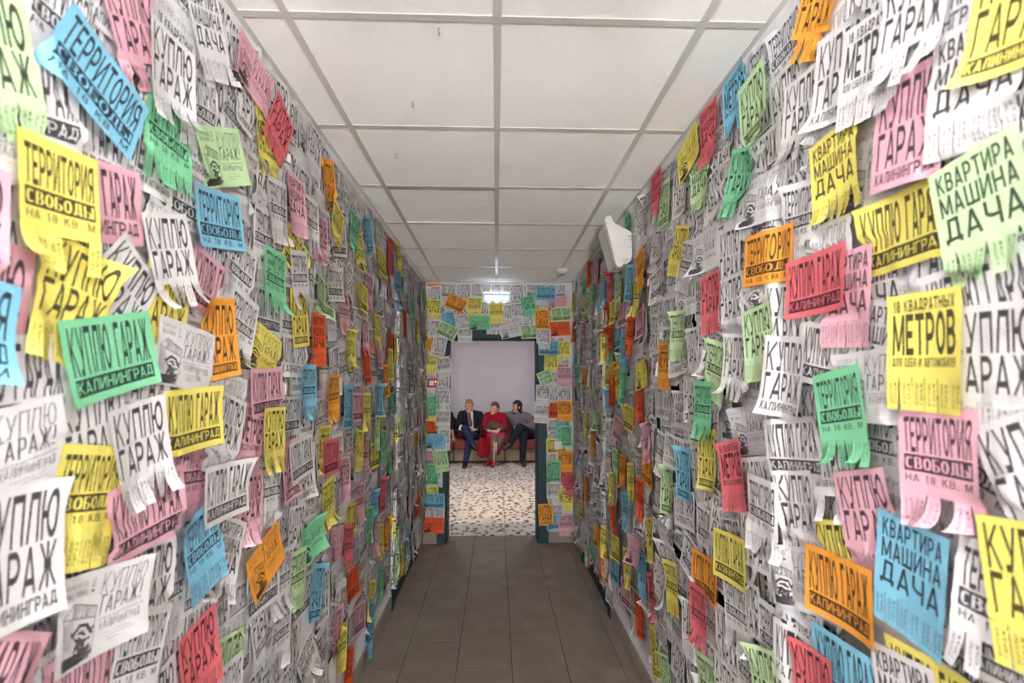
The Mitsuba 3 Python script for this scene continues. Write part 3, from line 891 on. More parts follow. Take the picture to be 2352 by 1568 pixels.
for w in 'LRE':
    ids = [i for i, f in enumerate(ALL) if f['w'] == w]
    tree = shapely.STRtree([polys[i] for i in ids])
    for k, i in enumerate(ids):
        near = [ids[j] for j in tree.query(polys[i], predicate='intersects') if j < k]
        if ALL[i]['pr'] == 0:
            taken = {level[j] for j in near}; l = 0
            while l in taken: l += 1
            level[i] = l
        else: level[i] = max([level[j] for j in near], default=-1) + 1
        ALL[i]['near'] = near
for i, f in enumerate(ALL):           # the photograph gives each sheet's bearing; its distance follows from how far it lies off the wall
    if f['hero'] and f['w'] != 'E':
        n = 0.0035 + PAD * level[i] + float(wall_h(f['w'], np.array([f['u']]), np.array([f['v'] - .09]))[0])
        k = (0.735 - n) / 0.722 if f['w'] == 'L' else (0.785 - n) / 0.772
        f['u'] *= k; f['v'] = EYE_Z + (f['v'] - EYE_Z) * k
def place(w, u, v, n):
    n = np.maximum(n, wall_h(w, u, v) + 0.002)
    over = np.maximum(v - (ZC - 0.008), 0); v = v - over; n = n + over
    if w == 'E': return np.stack([u, YE - n, v], -1)
    y = u if w == 'L' else -u
    o2 = np.maximum(y - (YE - 0.03), 0); y = y - o2; n = n + o2
    return np.stack([XL + n, y, v], -1) if w == 'L' else np.stack([XR - n, y, v], -1)
def sheet_mesh(f, lev, near_cam, seed, over):
    """(body, list of tab meshes): each (V, F, UV)"""
    r = np.random.default_rng(seed)
    w, h = size(f['d']); di, ci = DES.index(f['d']), COLS.index(f['c'])
    has_tabs = f['d'] in TABBED
    hb = h * 0.72 if has_tabs else h
    nu, nv = (11, 11) if near_cam else (9, 7)
    base = 0.0035 + PAD * lev
    ph = r.uniform(0, 99, 3)
    lift = r.uniform(0, .005 if f['pr'] < 4 else .010) if not f['hero'] else r.uniform(0.001, .009)
    bow = r.uniform(0, .005 if f['pr'] < 4 else .010)
    curl = [max(0, r.normal(-.003, .017)) if r.random() < .55 else 0 for _ in range(4)]
    wr = .0016 if f['hero'] else .0011
    def surf(x, y):
        e = lift * y ** 2 + bow * (2 * x - 1) ** 2 * (0.3 + y)
        q = np.stack([x * w * 26 + ph[0], y * h * 17 + ph[1], np.full_like(x, ph[2])], -1)
        e = e + wr * 2 * meshkit.fbm(q, 2)
        for k, (cx_, cy_) in enumerate(((0, 0), (1, 0), (0, 1), (1, 1))):
            if has_tabs and cy_ == 1: continue
            t = np.clip(.45 - np.hypot(x - cx_, (y - cy_) * h / w), 0, 1) / .45
            e = e + curl[k] * t ** 2
        return e
    c, s = math.cos(f['a']), math.sin(f['a'])
    def world(a, b, n):
        u, v = f['u'] + a * c + b * s, f['v'] + a * s - b * c
        held = np.zeros(len(u), bool)          # pressed flat where a later flyer lies on it
        for g in over:
            cc, ss = math.cos(g['a']), math.sin(g['a']); gw, gh = size(g['d'])
            du, dv = u - g['u'], v - g['v']; la, lb = du * cc + dv * ss, du * ss - dv * cc
            held |= (np.abs(la) < gw / 2 + .02) & (lb > -.02) & (lb < gh + .02)
        n = np.where(held, 0, n)
        return place(f['w'], u, v, n + base + wall_h(f['w'], u, v))
    def uvs(x, yy):
        return np.stack([di + .001 + .998 * np.clip(x, 0, 1), ci + .001 + .998 * (1 - np.clip(yy, 0, 1))], -1)
    X, Y = np.meshgrid(np.linspace(f.get('x0', 0), f.get('x1', 1), nu), np.linspace(0, hb / h, nv))
    x, y = X.ravel(), Y.ravel()
    jit = r.normal(0, .0006, 2 * len(x)).reshape(2, -1) * ((x == 0) | (x == 1) | (y == 0))
    V = world((x - .5) * w + jit[0], y * h + jit[1], surf(x, y))
    i = np.arange(nu * nv).reshape(nv, nu)
    q = np.stack([i[:-1, :-1], i[1:, :-1], i[1:, 1:], i[:-1, 1:]], -1).reshape(-1, 4)
    flip = f['w'] == 'R'
    F_ = np.vstack([q[:, [0, 1, 2]], q[:, [0, 2, 3]]])
    body = (V, F_, uvs(x, y))
    out = []
    if has_tabs:
        flat = r.random() < (.35 if f['hero'] else .48)
        sweep = r.normal(0, 10)
        for k in range(6):
            if k / 6 < f.get('x0', 0) - .05 or (k + 1) / 6 > f.get('x1', 1) + .05: continue
            if not flat and r.random() < (.10 if f['hero'] else .12): continue
            th = math.radians(abs(r.normal(3, 4)) if flat else abs(r.normal(16, 16)) if r.random() < .8 else r.uniform(40, 95))
            sw = math.radians(r.normal(0, .6) if flat else r.normal(sweep * .6, 6))
            tw = math.radians(r.normal(0, 3) if flat else r.normal(0, 16))
            m = 3 if not near_cam else 6
            t = np.linspace(0, 1, m); L = h - hb
            ang = th * t ** 1.3; ang2 = (ang[1:] + ang[:-1]) / 2
            dn = np.concatenate([[0], np.cumsum(np.cos(ang2))]) * L / (m - 1); ou = np.concatenate([[0], np.cumsum(np.sin(ang2))]) * L / (m - 1)
            xa, xb = (k + .03) / 6, (k + .97) / 6
            n0 = surf(np.array([xa, xb]), np.array([hb / h] * 2))
            Vs, U = [], []
            for e, xe, sg in ((0, xa, -.5), (1, xb, .5)):
                half = w / 6 * .94
                ce = (xa + xb) / 2
                a_ = (ce - .5) * w + np.sin(sw) * dn + sg * half * np.cos(tw * t)
                n_ = n0[e] + ou + sg * half * np.sin(tw * t) * (sg * tw > 0) * 2
                Vs.append(world(a_, hb + np.cos(sw) * dn, n_)); U.append(uvs(np.full(m, xe), hb / h + t * (1 - hb / h)))
            V2 = np.concatenate(Vs); j = np.arange(m - 1)
            F2 = np.vstack([np.stack([j, j + 1, j + m + 1], 1), np.stack([j, j + m + 1, j + m], 1)])
            out.append((V2, F2, np.concatenate(U)))
    if flip:
        pass
    return body, out
# what the photograph shows of each: screen area of the part that no later sheet covers
def screen(P):
    v = P - EYE; z = v @ FWD
    return np.stack([1176 + F_PX * (v @ RIGHT) / np.maximum(z, .05), 784 - F_PX * (v @ UP) / np.maximum(z, .05)], -1), z
g9 = (np.arange(7) + .5) / 7
GX, GY = (k.ravel() for k in np.meshgrid(g9, g9))
above = [[] for _ in ALL]
for i, f in enumerate(ALL):
    for j in f['near']: above[j].append(i)
for i, f in enumerate(ALL):
    w, h = size(f['d']); c, s = math.cos(f['a']), math.sin(f['a'])
    a, b = (GX - .5) * w, GY * h
    u, v = f['u'] + a * c + b * s, f['v'] + a * s - b * c
    vis = np.ones(len(u), bool)
    for j in above[i]:
        g = ALL[j]
        if level[j] <= level[i]: continue
        cc, ss = math.cos(g['a']), math.sin(g['a']); gw, gh = size(g['d'])
        du, dv = u - g['u'], v - g['v']; la, lb = du * cc + dv * ss, du * ss - dv * cc
        vis &= ~((np.abs(la) < gw / 2) & (lb > 0) & (lb < gh))
    px, z = screen(place(f['w'], u, v, np.full_like(u, .01)))
    inside = (px[:, 0] > 0) & (px[:, 0] < 2352) & (px[:, 1] > 0) & (px[:, 1] < 1568) & (z > .1)
    q, _ = screen(place(f['w'], *(np.array(k) for k in zip(*corners(f))), np.full(4, .01)))
    area = .5 * abs(np.dot(q[:, 0], np.roll(q[:, 1], 1)) - np.dot(q[:, 1], np.roll(q[:, 0], 1)))
    f['area'] = area * (vis & inside).mean() if inside.any() else 0
    f['depth'] = float(np.mean(z))
order = sorted(range(len(ALL)), key=lambda i: -ALL[i]['area'])
SINGLE = set(order[:300])
for f in ALL:
    if not f['hero']: part_at_gap(f)

COLWORD = dict(w='white', v='white', u='white', y='yellow', p='pale pink', b='sky blue', g='mint green', l='pale lime', o='orange', r='vermilion', c='coral red')
TEXT = dict(T='ТЕРРИТОРИЯ СВОБОДЫ flyer with black bar and tabs', KT='two-line КУПЛЮ ГАРАЖ flyer with tabs', KK='two-line КУПЛЮ ГАРАЖ flyer over boxed city', KP='two-line КУПЛЮ ГАРАЖ flyer over plain city', D='three-line КВАРТИРА МАШИНА ДАЧА flyer',
            M='flyer with huge МЕТРОВ and tabs', TL='wide ТЕРРИТОРИЯ СВОБОДЫ flyer with black bar', G='wide КУПЛЮ ГАРАЖ flyer over boxed city', GP='wide КУПЛЮ ГАРАЖ flyer over plain city', S='wide flyer with garage sketch')
ORD = ['first', 'second', 'third', 'fourth', 'fifth', 'sixth', 'seventh', 'eighth', 'ninth', 'tenth', 'eleventh', 'twelfth', 'thirteenth', 'fourteenth', 'fifteenth']
def band(f):
    v = f['v'] - size(f['d'])[1] / 2
    if f['w'] == 'E':
        return 'above the doorway' if v > 2.06 else ('left of the doorway' if f['u'] < 0 else 'right of the doorway')
    side = 'left wall' if f['w'] == 'L' else 'right wall'
    return side + (' near the ceiling' if v > 2.15 else ' above eye level' if v > 1.7 else ' at eye level' if v > 1.3 else ' at waist height' if v > .85 else ' below waist height' if v > .5 else ' near the floor')
kinds = {}
for i in SINGLE: kinds.setdefault((COLWORD[ALL[i]['c']], ALL[i]['d'], band(ALL[i])), []).append(i)
def say(i):
    f = ALL[i]; k = (COLWORD[f['c']], f['d'], band(f)); g = kinds[k]
    head = '%s %s, %s' % (k[0], TEXT[f['d']], k[2])
    if len(g) == 1: return head
    if f['w'] == 'E':
        g = sorted(g, key=lambda j: ALL[j]['u'] if 'above' in k[2] else -ALL[j]['v'])
        return head + ', %s from the %s' % (ORD[g.index(i)], 'left' if 'above' in k[2] else 'top')
    g = sorted(g, key=lambda j: ALL[j]['depth'])
    return head + ', %s from camera' % ORD[g.index(i)]
rest = []
for i, f in sorted(enumerate(ALL), key=lambda t: -t[1]['area']):
    body, tb = sheet_mesh(f, level[i], f['depth'] < 2.6, 1000 + i, [ALL[j] for j in above[i]])
    if i in SINGLE:
        key = thing('flyer', say(i), 'flyer', {'L': 'flyers on the left wall', 'R': 'flyers on the right wall', 'E': 'flyers around the doorway'}[f['w']])
        scene[key + '__sheet'] = mikit.ply(body[:2], 'm_flyer', smooth=True, uv=body[2]); used[key + '__sheet'] = 0
        for t in tb: put('tab', t[:2], 'm_flyer', key, smooth=True, uv=t[2])
    else: rest += [body] + tb

# strips of flyer folded over the near edges of the door casings
def fold(w, y, z0, z1, c, d, r):
    """wing on the casing's side face, turned to the corridor's mouth, and wing on its front"""
    di, ci = DES.index(d), COLS.index(c)
    s, x = (1, XL) if w == 'L' else (-1, XR)
    e = y - .036
    prof = [(0.003, e - .016), (.006, e - .004), (.014, e - .002), (.026, e - .001), (.034, e + .001), (.0365, e + .006), (.034, e + .03), (.03, e + .07)]
    L = np.concatenate([[0], np.cumsum([math.dist(p, q) for p, q in zip(prof[:-1], prof[1:])])])
    u0 = r.uniform(.1, .4); V, U = [], []
    rows = np.linspace(0, 1, 7)
    for t in rows:
        wob = r.normal(0, .0012)
        for k, (n, yy) in enumerate(prof):
            nn = n + wob + (.006 * abs(r.normal()) if k in (4, 5) and r.random() < .4 else 0)
            V.append((x + s * nn, yy - abs(wob), z1 + (z0 - z1) * t)); U.append((di + min(u0 + L[k] / .148, .998), ci + .999 - .998 * t * (z1 - z0) / .21))
    n = len(prof); i = np.arange(7 * n).reshape(7, n)
    q = np.stack([i[:-1, :-1], i[1:, :-1], i[1:, 1:], i[:-1, 1:]], -1).reshape(-1, 4)
    return np.array(V), np.vstack([q[:, [0, 1, 2]], q[:, [0, 2, 3]]]), np.array(U)
R_ = np.random.default_rng(77)
FOLDS = {('R', 3.47 - CAS_W): 'yywwwwywwwwwwww', ('L', 3.62 - CAS_W): 'wwwwwywwwywwwww', ('L', 4.5): 'wwwywwwwwww'}
for (w, y), cs in FOLDS.items():
    z = 2.10 if y < 4 else 1.95
    for c in cs:
        h = R_.uniform(.13, .2)
        if z - h < .12: break
        rest.append(fold(w, y, z - h, z, c, ['KT', 'KK', 'T', 'M'][R_.integers(4)], R_)); z -= h + R_.uniform(-.01, .02)
off, VV, FF, UU = 0, [], [], []
for V, F_, U in rest:
    VV.append(V); FF.append(F_ + off); UU.append(U); off += len(V)
key = put('flyer_mass', (np.vstack(VV), np.vstack(FF)), 'm_flyer', smooth=True, uv=np.vstack(UU))
labels[key] = {'label': 'remaining dense mass of overlapping printed flyers covering the corridor walls', 'category': 'flyers', 'kind': 'stuff'}
# ---------------------------------------------------------------- fixtures
k = thing('exit_sign', 'lit white exit sign reading ВЫХОД above the doorway', 'exit sign')
sx0, sx1, sz0, sz1, sy = -0.149, 0.149, 2.398, 2.494, YE - 0.05
put('housing', soft_box(sx0, sx1, sy, YE - 0.001, sz0, sz1, 0.004), 'm_plastic', k, smooth=30)
bsdf('m_sign_panel', lin(190, 205, 240), 0.3)
bsdf('m_lit', lin(240, 245, 255), 0.4)
q = put('panel', bevel_box(sx0 + .018, sx1 - .018, sy - .004, sy + .001, sz0 + .013, sz1 - .016, .001), 'm_sign_panel', k)
scene[q]['emitter'] = {'type': 'area', 'radiance': rgb([c * .17 * e for c, e in zip((.55, .72, 1.25), EXIT)])}
def glyphs(text, width, height, pen):
    tot = sum(GL[c][0] for c in text) + .28 * (len(text) - 1); kx = width / tot; x = 0; out = []
    for c in text:
        gw, st = GL[c]; gw *= kx; seg = []
        X = lambda t: x + pen / 2 + t * (gw - pen); Z = lambda t: pen / 2 + t * (height - pen)
        for q in st.split():
            v = list(map(float, q[1:].split(',')))
            if q[0] == 'l': pts = [(X(v[0]), Z(v[1])), (X(v[2]), Z(v[3]))]
            elif q[0] == 'h': pts = [(X(v[0]), Z(v[2])), (X(v[1]), Z(v[2]))]
            else: pts = [(X(v[0]) + v[2] * (gw - pen) * math.cos(a), Z(v[1]) + v[3] * (height - pen) * math.sin(a)) for a in np.radians(np.linspace(v[4], v[5], 15))]
            seg.append(LineString(pts).buffer(pen / 2, cap_style='square', quad_segs=3))
        out.append(shapely.union_all(seg)); x += gw + .28 * kx
    return out
for i, g in enumerate(glyphs('ВЫХОД', 0.222, 0.046, 0.0085)):
    ms = []
    for part in getattr(g, 'geoms', [g]):
        m = prism(part, 0.003)
        v = m.vertices.copy(); m.vertices = np.stack([sx0 + .038 + v[:, 0], sy - .004 - v[:, 2], sz0 + .026 + v[:, 1]], -1); ms.append(m)
    q = put('letter', cat(ms), 'm_lit', k)
    scene[q]['emitter'] = {'type': 'area', 'radiance': rgb([c * 0.5 for c in EXIT])}
for x in (-.08, 0, .08):
    q = put('lamp', soft_box(x - .014, x + .014, sy - .008, sy + .006, sz0 - .002, sz0 + .009, .004, 8), 'm_lit', k)
    scene[q]['emitter'] = {'type': 'area', 'radiance': rgb([c * 1.6 for c in EXIT])}
q = put('light_slot', box(sx0 + .02, sx1 - .02, sy + .006, YE - .01, sz1 - .001, sz1 + .001), 'm_lit', k)
scene[q]['emitter'] = {'type': 'area', 'radiance': rgb([c * 2.4 for c in EXIT])}

k = thing('call_point', 'red fire alarm call point beside the doorway, low on the wall', 'fire alarm')
labels[k]['label'] = 'red square fire alarm call point between flyers beside the doorway'
put('housing', soft_box(-.694, -.6, YE - .045, YE - .001, 1.535, 1.627, .006), 'm_red_plastic', k, smooth=30)
put('plate', soft_box(-.671, -.631, YE - .049, YE - .044, 1.558, 1.602, .002), 'm_plastic', k)
put('mark', cat([box(-.663, -.656, YE - .0505, YE - .0485, 1.576, 1.583), box(-.654, -.648, YE - .0505, YE - .0485, 1.576, 1.583), box(-.646, -.639, YE - .0505, YE - .0485, 1.576, 1.583)]), 'm_dark', k)
q = put('lamp', to_tm(m3.Manifold.sphere(.005, 12).translate((-.611, YE - .046, 1.594))), 'm_lit', k)
scene[q]['emitter'] = {'type': 'area', 'radiance': rgb([9, 9, 9])}

k = thing('light_switch', 'off-white square light switch over a yellow flyer beside the doorway', 'light switch')
put('plate', soft_box(.585, .665, YE - .03, YE - .001, .912, .998, .005), 'm_plastic_grey', k, smooth=30)
put('rocker', soft_box(.604, .646, YE - .035, YE - .026, .932, .978, .004), 'm_plastic_grey', k, smooth=30)

k = thing('smoke_detector', 'small round white smoke detector on the ceiling', 'smoke detector')
def lathe(prof, c, n=32):
    m = trimesh.creation.revolve(np.array(prof), sections=n); m.apply_translation(c); return m
put('base', lathe([(0, 0), (.052, 0), (.054, -.006), (.052, -.018), (.045, -.024), (0, -.024)][::-1], (.6, 4.36, ZC - .003)), 'm_plastic', k, smooth=35)
put('chamber', lathe([(0, -.022), (.037, -.022), (.036, -.036), (.03, -.042), (0, -.043)][::-1], (.6, 4.36, ZC - .003)), 'm_plastic_grey', k, smooth=35)

for i, (x, y) in enumerate(((-.169, 1.335), (-.309, 1.713), (-.45, 2.119))):
    k = thing('ceiling_hook', 'tiny bent metal hook in the ceiling, %s of three from the camera' % ('first', 'second', 'third')[i], 'hook', 'hooks in the ceiling panels')
    a = np.radians(np.linspace(200, -60, 9)); c0 = np.array([x, y, ZC - .021])
    path = [(x, y, ZC + .001), (x, y, ZC - .006)] + [(x + .0065 * math.cos(t) * (.3 if i < 2 else 1), y + .0065 * math.cos(t) * .5, ZC - .016 + .009 * math.sin(t)) for t in np.radians(np.linspace(90, 370, 9))]
    put('wire', tube(path, .0011, 6), 'm_steel', k, smooth=True)
    put('flange', lathe([(0, 0), (.004, 0), (.003, -.002), (0, -.002)][::-1], (x, y, ZC), 12), 'm_plastic', k)

# the slanted white cabinet high on the right wall
k = thing('wall_speaker', 'slanted white plastic cabinet with ribbed side high on the wall under the ceiling', 'speaker')
yn, yf = 2.70, 2.93
xt, xb, zt, zb = .628, .685, 2.515, 2.262
side = [(XR - .012, zt - .075), (XR - .012, zb + .035), (XR - .03, zb), (xb, zb), (xt, zt), (xt + .03, zt + .012)]
def xz_prism(pts, y0, y1):
    m = prism(Polygon(pts), y1 - y0); v = m.vertices.copy(); m.vertices = np.stack([v[:, 0], y1 - v[:, 2], v[:, 1]], -1); return m
put('body', xz_prism([(XR - .01, zt - .06), (XR - .01, zb + .03), (XR - .035, zb + .004), (xb + .004, zb + .004), (xt + .004, zt - .004), (xt + .035, zt)], yn + .012, yf), 'm_plastic_grey', k)
band = LineString([(xt + .012, zt + .004), (xb + .012, zb + .002)]).buffer(.021, quad_segs=8)
put('band', xz_prism(list(band.exterior.coords)[:-1], yn - .012, yn + .03), 'm_plastic', k, smooth=30)
put('side_cover', xz_prism([(XR - .013, zt - .07), (XR - .013, zb + .045), (XR - .03, zb + .03), (xb + .03, zb + .03), (xt + .03, zt - .004)], yn - .002, yn + .02), 'm_plastic', k)
for i in range(16):
    z = zb + .05 + i * .0082
    put('rib', bevel_box(XR - .034, XR - .0125, yn - .006, yn + .004, z, z + .0048, .001), 'm_plastic', k)
put('grille', xz_prism([(xb - .001, zb + .014), (xb + .004, zb + .014), (xt + .004, zt - .014), (xt - .001, zt - .014)], yn + .035, yf - .006), 'm_plastic_grey', k)

# key ring hanging from the far door handle
k = thing('key_bunch', 'key ring with a blue tag hanging from a door handle', 'keys')
kx, ky, kz = XR - .05, 4.30, .965
bsdf('m_blue_tag', lin(28, 36, 110), 0.4)
a = np.linspace(0, 2 * np.pi, 21)
put('ring', tube([(kx + .004 * math.sin(t), ky + .016 * math.cos(t), kz + .012 + .016 * math.sin(t)) for t in a], .0016, 6, False), 'm_steel', k)
put('link', tube([(kx, ky, kz - .004), (kx - .002, ky - .002, kz - .05)], .003, 6), 'm_steel', k)
put('tag', soft_box(kx - .034, kx + .03, ky - .006, ky + .002, kz - .105, kz - .05, .004, 8), 'm_blue_tag', k)
for i in range(3):
    put('stripe', box(kx - .018 + i * .013, kx - .012 + i * .013, ky - .0068, ky - .0055, kz - .097, kz - .062), 'm_plastic', k)
put('key', cat([lathe([(0, -.002), (.012, -.002), (.012, .002), (0, .002)], (0, 0, 0), 14).apply_transform(trimesh.transformations.rotation_matrix(math.pi / 2, [1, 0, 0])).apply_translation((kx + .012, ky + .006, kz - .018)), box(kx + .009, kx + .015, ky + .004, ky + .008, kz - .07, kz - .028)]), 'm_steel', k)

# ---------------------------------------------------------------- the sofa
bsdf('m_sofa_seat', mikit.proc(lambda p, n, uv: mix(lin(128, 64, 60), lin(146, 76, 70), fbm(p.x * 30, p.y * 30 + p.z * 30))), 0.85)
bsdf('m_sofa_back', mikit.proc(lambda p, n, uv: mix(lin(116, 58, 60), lin(132, 68, 68), fbm(p.x * 30, p.z * 30))), 0.85)
bsdf('m_sofa_base', mikit.proc(lambda p, n, uv: mix(lin(150, 132, 108), lin(166, 148, 122), fbm(p.x * 40, p.z * 40))), 0.85)
sk = thing('sofa', 'long low sofa with terracotta cushions on a beige base under the seated people', 'sofa')
for a, b in ((-2.0, -.83), (-.83, .17), (.17, 1.25), (1.25, 2.1)):
    put('base', soft_box(a + .004, b - .004, 9.7, 10.38, .035, .275, .02, 8), 'm_sofa_base', sk, smooth=40)
    put('seat', soft_box(a + .003, b - .003, 9.62, 10.12, .27, .445, .045, 12), 'm_sofa_seat', sk, smooth=40)
    put('back', soft_box(a + .006, b - .006, 10.1, 10.36, .4, .865, .06, 12), 'm_sofa_back', sk, smooth=40)
    for x in (a + .12, b - .12):
        put('foot', box(x - .03, x + .03, 9.76, 9.82, 0, .04), 'm_dark', sk)

# ---------------------------------------------------------------- people
S = m3.Manifold.sphere
def ball(p, r, n=18): return S(r, n).translate(tuple(float(t) for t in p))
def hull(*bs): return m3.Manifold.batch_hull(list(bs))
def join(ms): return m3.Manifold.batch_boolean(list(ms), m3.OpType.Add)
def chain(pts, rs): return [hull(ball(p, r), ball(q, s)) for p, q, r, s in zip(pts[:-1], pts[1:], rs[:-1], rs[1:])]
def smooth_man(ms, L=.016, it=12):
    m = to_tm(join(ms).refine_to_length(L)); m.merge_vertices(digits_vertex=6)
    trimesh.smoothing.filter_taubin(m, lamb=.5, nu=.53, iterations=it)
    return m
def to_man(m): return m3.Manifold(m3.Mesh(np.asarray(m.vertices, np.float32), np.asarray(m.faces, np.uint32)))
def unit(v): v = np.array(v, float); return v / np.linalg.norm(v)
def hand(wrist, d, nrm, curl, side=1):
    """palm from the wrist along d, palm side nrm, thumb on +side"""
    d = unit(d); nrm = unit(np.array(nrm) - d * np.dot(nrm, d)); s = np.cross(d, nrm) * side; w = np.array(wrist, float)
    ms = [hull(ball(w + s * .018, .015, 12), ball(w - s * .018, .015, 12), ball(w + d * .085 + s * .03, .0125, 12), ball(w + d * .08 - s * .032, .012, 12))]
    for o, L in zip((.031, .011, -.010, -.030), (.072, .082, .076, .06)):
        p = w + d * .085 + s * o; a = curl; pts = [p - d * .012]
        for f in (.45, .32, .25):
            q = pts[-1] + (d * math.cos(a) + nrm * math.sin(a)) * L * f * 1.15 + s * o * .06; pts.append(q); a += curl * .9
        ms += chain(pts, (.0095, .009, .0082, .007))
    p0 = w + d * .028 + s * .026; p1 = p0 + d * .03 + s * .022 + nrm * .012; p2 = p1 + d * .034 + s * .004 + nrm * .012
    return ms + chain([p0, p1, p2], (.013, .011, .0085))
def head_frame(c, look):
    f = unit(look); r = unit(np.cross(f, [0, 0, 1])); u = np.cross(r, f)
    M = np.eye(4); M[:3, 0], M[:3, 1], M[:3, 2], M[:3, 3] = r, f, u, c
    return M
def mv(m, M): return m.transform(M[:3, :4])
def ell(rx, ry, rz, c=(0, 0, 0), n=32): return S(1, n).scale((rx, ry, rz)).translate(c)
def skull(wide=1.0):
    ms = [ell(.077 * wide, .098, .112, (0, -.005, .02)), hull(ell(.06 * wide, .05, .05, (0, .035, -.03)), ell(.036, .03, .024, (0, .068, -.098)), ell(.055 * wide, .04, .04, (0, 0, -.05))),
          hull(ball((0, .094, .022), .009, 12), ball((0, .114, -.018), .0125, 12), ball((.012, .098, -.022), .009, 12), ball((-.012, .098, -.022), .009, 12)),
          hull(ball((.045, .078, .036), .014, 12), ball((-.045, .078, .036), .014, 12)), hull(ball((.016, .088, -.055), .01, 12), ball((-.016, .088, -.055), .01, 12))]
    for s in (1, -1):
        ms += [ell(.011, .02, .032, (s * .08 * wide, -.006, .0)), ell(.024, .02, .022, (s * .044, .062, -.022))]
    return ms
skin_n = [0]
def person(label, J, skin, look, hair, clothes, hands, hairc):
    k = thing('person', label, 'person', 'people on the sofa')
    HF = head_frame(J['head'], look); P = {n: np.array(v, float) for n, v in J.items()}
    torso = [hull(ball(P['hipA'], .1), ball(P['hipB'], .1), ball(P['pelvis'], .115)), hull(ball(P['pelvis'] + (0.05, 0, 0), .105), ball(P['pelvis'] - (0.05, 0, 0), .105), ball(P['chest'] + (.07, 0, -.08), .095), ball(P['chest'] - (.07, 0, .08), .095)),
             hull(ball(P['chest'] + (.075, 0, -.06), .1), ball(P['chest'] - (.075, 0, .06), .1), ball(P['shA'], .055), ball(P['shB'], .055), ball(P['neck'] + (0, .01, -.05), .07))]
    neck = [hull(ball(P['neck'] - (0, 0, .05), .06), ball(P['head'] + (0, .01, -.05), .052))]
    arms = {s: chain([P['sh' + s], P['el' + s], P['wr' + s]], (.05, .04, .027)) for s in 'AB'}
    legs = {s: chain([P['hip' + s], P['kn' + s], P['an' + s]], (.09, .06, .04)) for s in 'AB'}
    feet = {s: [hull(ball(P['an' + s], .038), ball(P['an' + s] - (0, 0, .03), .036), ball(P['to' + s], .03))] for s in 'AB'}
    fl = lambda d: d['A'] + d['B']
    body = to_man(smooth_man(torso + neck + fl(arms) + fl(legs) + fl(feet)))
    hd = to_man(smooth_man([mv(m, HF) for m in skull()], .008, 6))
    hs = []
    for s in 'AB':
        if hands.get(s): hs += hand(P['wr' + s], *hands[s])
    m = to_tm(join([body, hd] + hs))
    mat = 'm_skin_%d' % skin_n[0]; skin_n[0] += 1
    bsdf(mat, skin, .5, spec=.35)
    put('body', m, mat, k, smooth=50)
    bsdf(mat + '_hair', hairc, .6)
    put('hair', to_tm(mv(hair(), HF)), mat + '_hair', k, smooth=50)
    for s in (1, -1):
        put('eye', to_tm(mv(ell(.0105, .006, .0055, (s * .031, .0845, .012), 14), HF)), 'm_dark', k, smooth=True)
        put('eyebrow', to_tm(mv(hull(ball((s * .018, .092, .034), .0035, 8), ball((s * .047, .08, .036), .003, 8)), HF)), mat + '_hair', k, smooth=True)
    put('mouth', to_tm(mv(hull(ball((.022, .092, -.056), .0045, 8), ball((-.022, .092, -.056), .0045, 8), ball((0, .0985, -.06), .005, 8)), HF)), 'm_lips', k, smooth=True)
    clothes(k, P, torso, neck, arms, legs, HF)
    return k
bsdf('m_lips', lin(150, 70, 66), .5)
def grow(parts, g):
    return [m.minkowski_sum(S(g, 8)) for m in parts]
def cloth(k, name, parts, g, c, rough=.85, L=.02, it=10, cut=None, label=None):
    m = to_man(smooth_man(grow(parts, g), L, it))
    if cut is not None: m = m - cut
    mat = 'm_%s_%s' % (name, k); bsdf(mat, c, rough, spec=.25)
    q = put(name, to_tm(m), mat, k, smooth=45)
    if label: labels[q] = {'label': label}
    return q
def shoe(k, an, to, c, sole=None):
    an, to = np.array(an, float), np.array(to, float); d = unit(to - an); mat = 'm_shoe_%s' % k
    if mat not in scene: bsdf(mat, c, .35)
    low = np.array([0, 0, -.03])
    q = put('shoe', smooth_man([hull(ball(an, .05), ball(an + low - d * .03, .042), ball(to, .036), ball(to - d * .06 + (0, 0, .008), .045))], .014, 6), mat, k, smooth=45)
    return q
def part_of(pts, rs, t): return chain(pts, rs)

def short_hair():
    h = ell(.086, .108, .118, (0, -.012, .03))
    return h - m3.Manifold.cube((.4, .3, .3), True).translate((0, .17, -.085)) - m3.Manifold.cube((.4, .06, .3), True).translate((0, .118, -.07)) - m3.Manifold.cube((.4, .12, .2), True).translate((0, .0, -.125)) - m3.Manifold.cube((.4, .4, .2), True).translate((0, 0, -.16))
def long_hair():
    h = ell(.088, .11, .118, (0, -.014, .03)) - m3.Manifold.cube((.4, .3, .34), True).translate((0, .185, -.1))
    side = hull(ell(.083, .07, .06, (0, -.04, 0)), ell(.078, .045, .05, (0, -.055, -.125)))
    return (h + side) - hull(ell(.06, .12, .1, (0, .07, -.03)), ell(.06, .1, .1, (0, .1, -.09)))

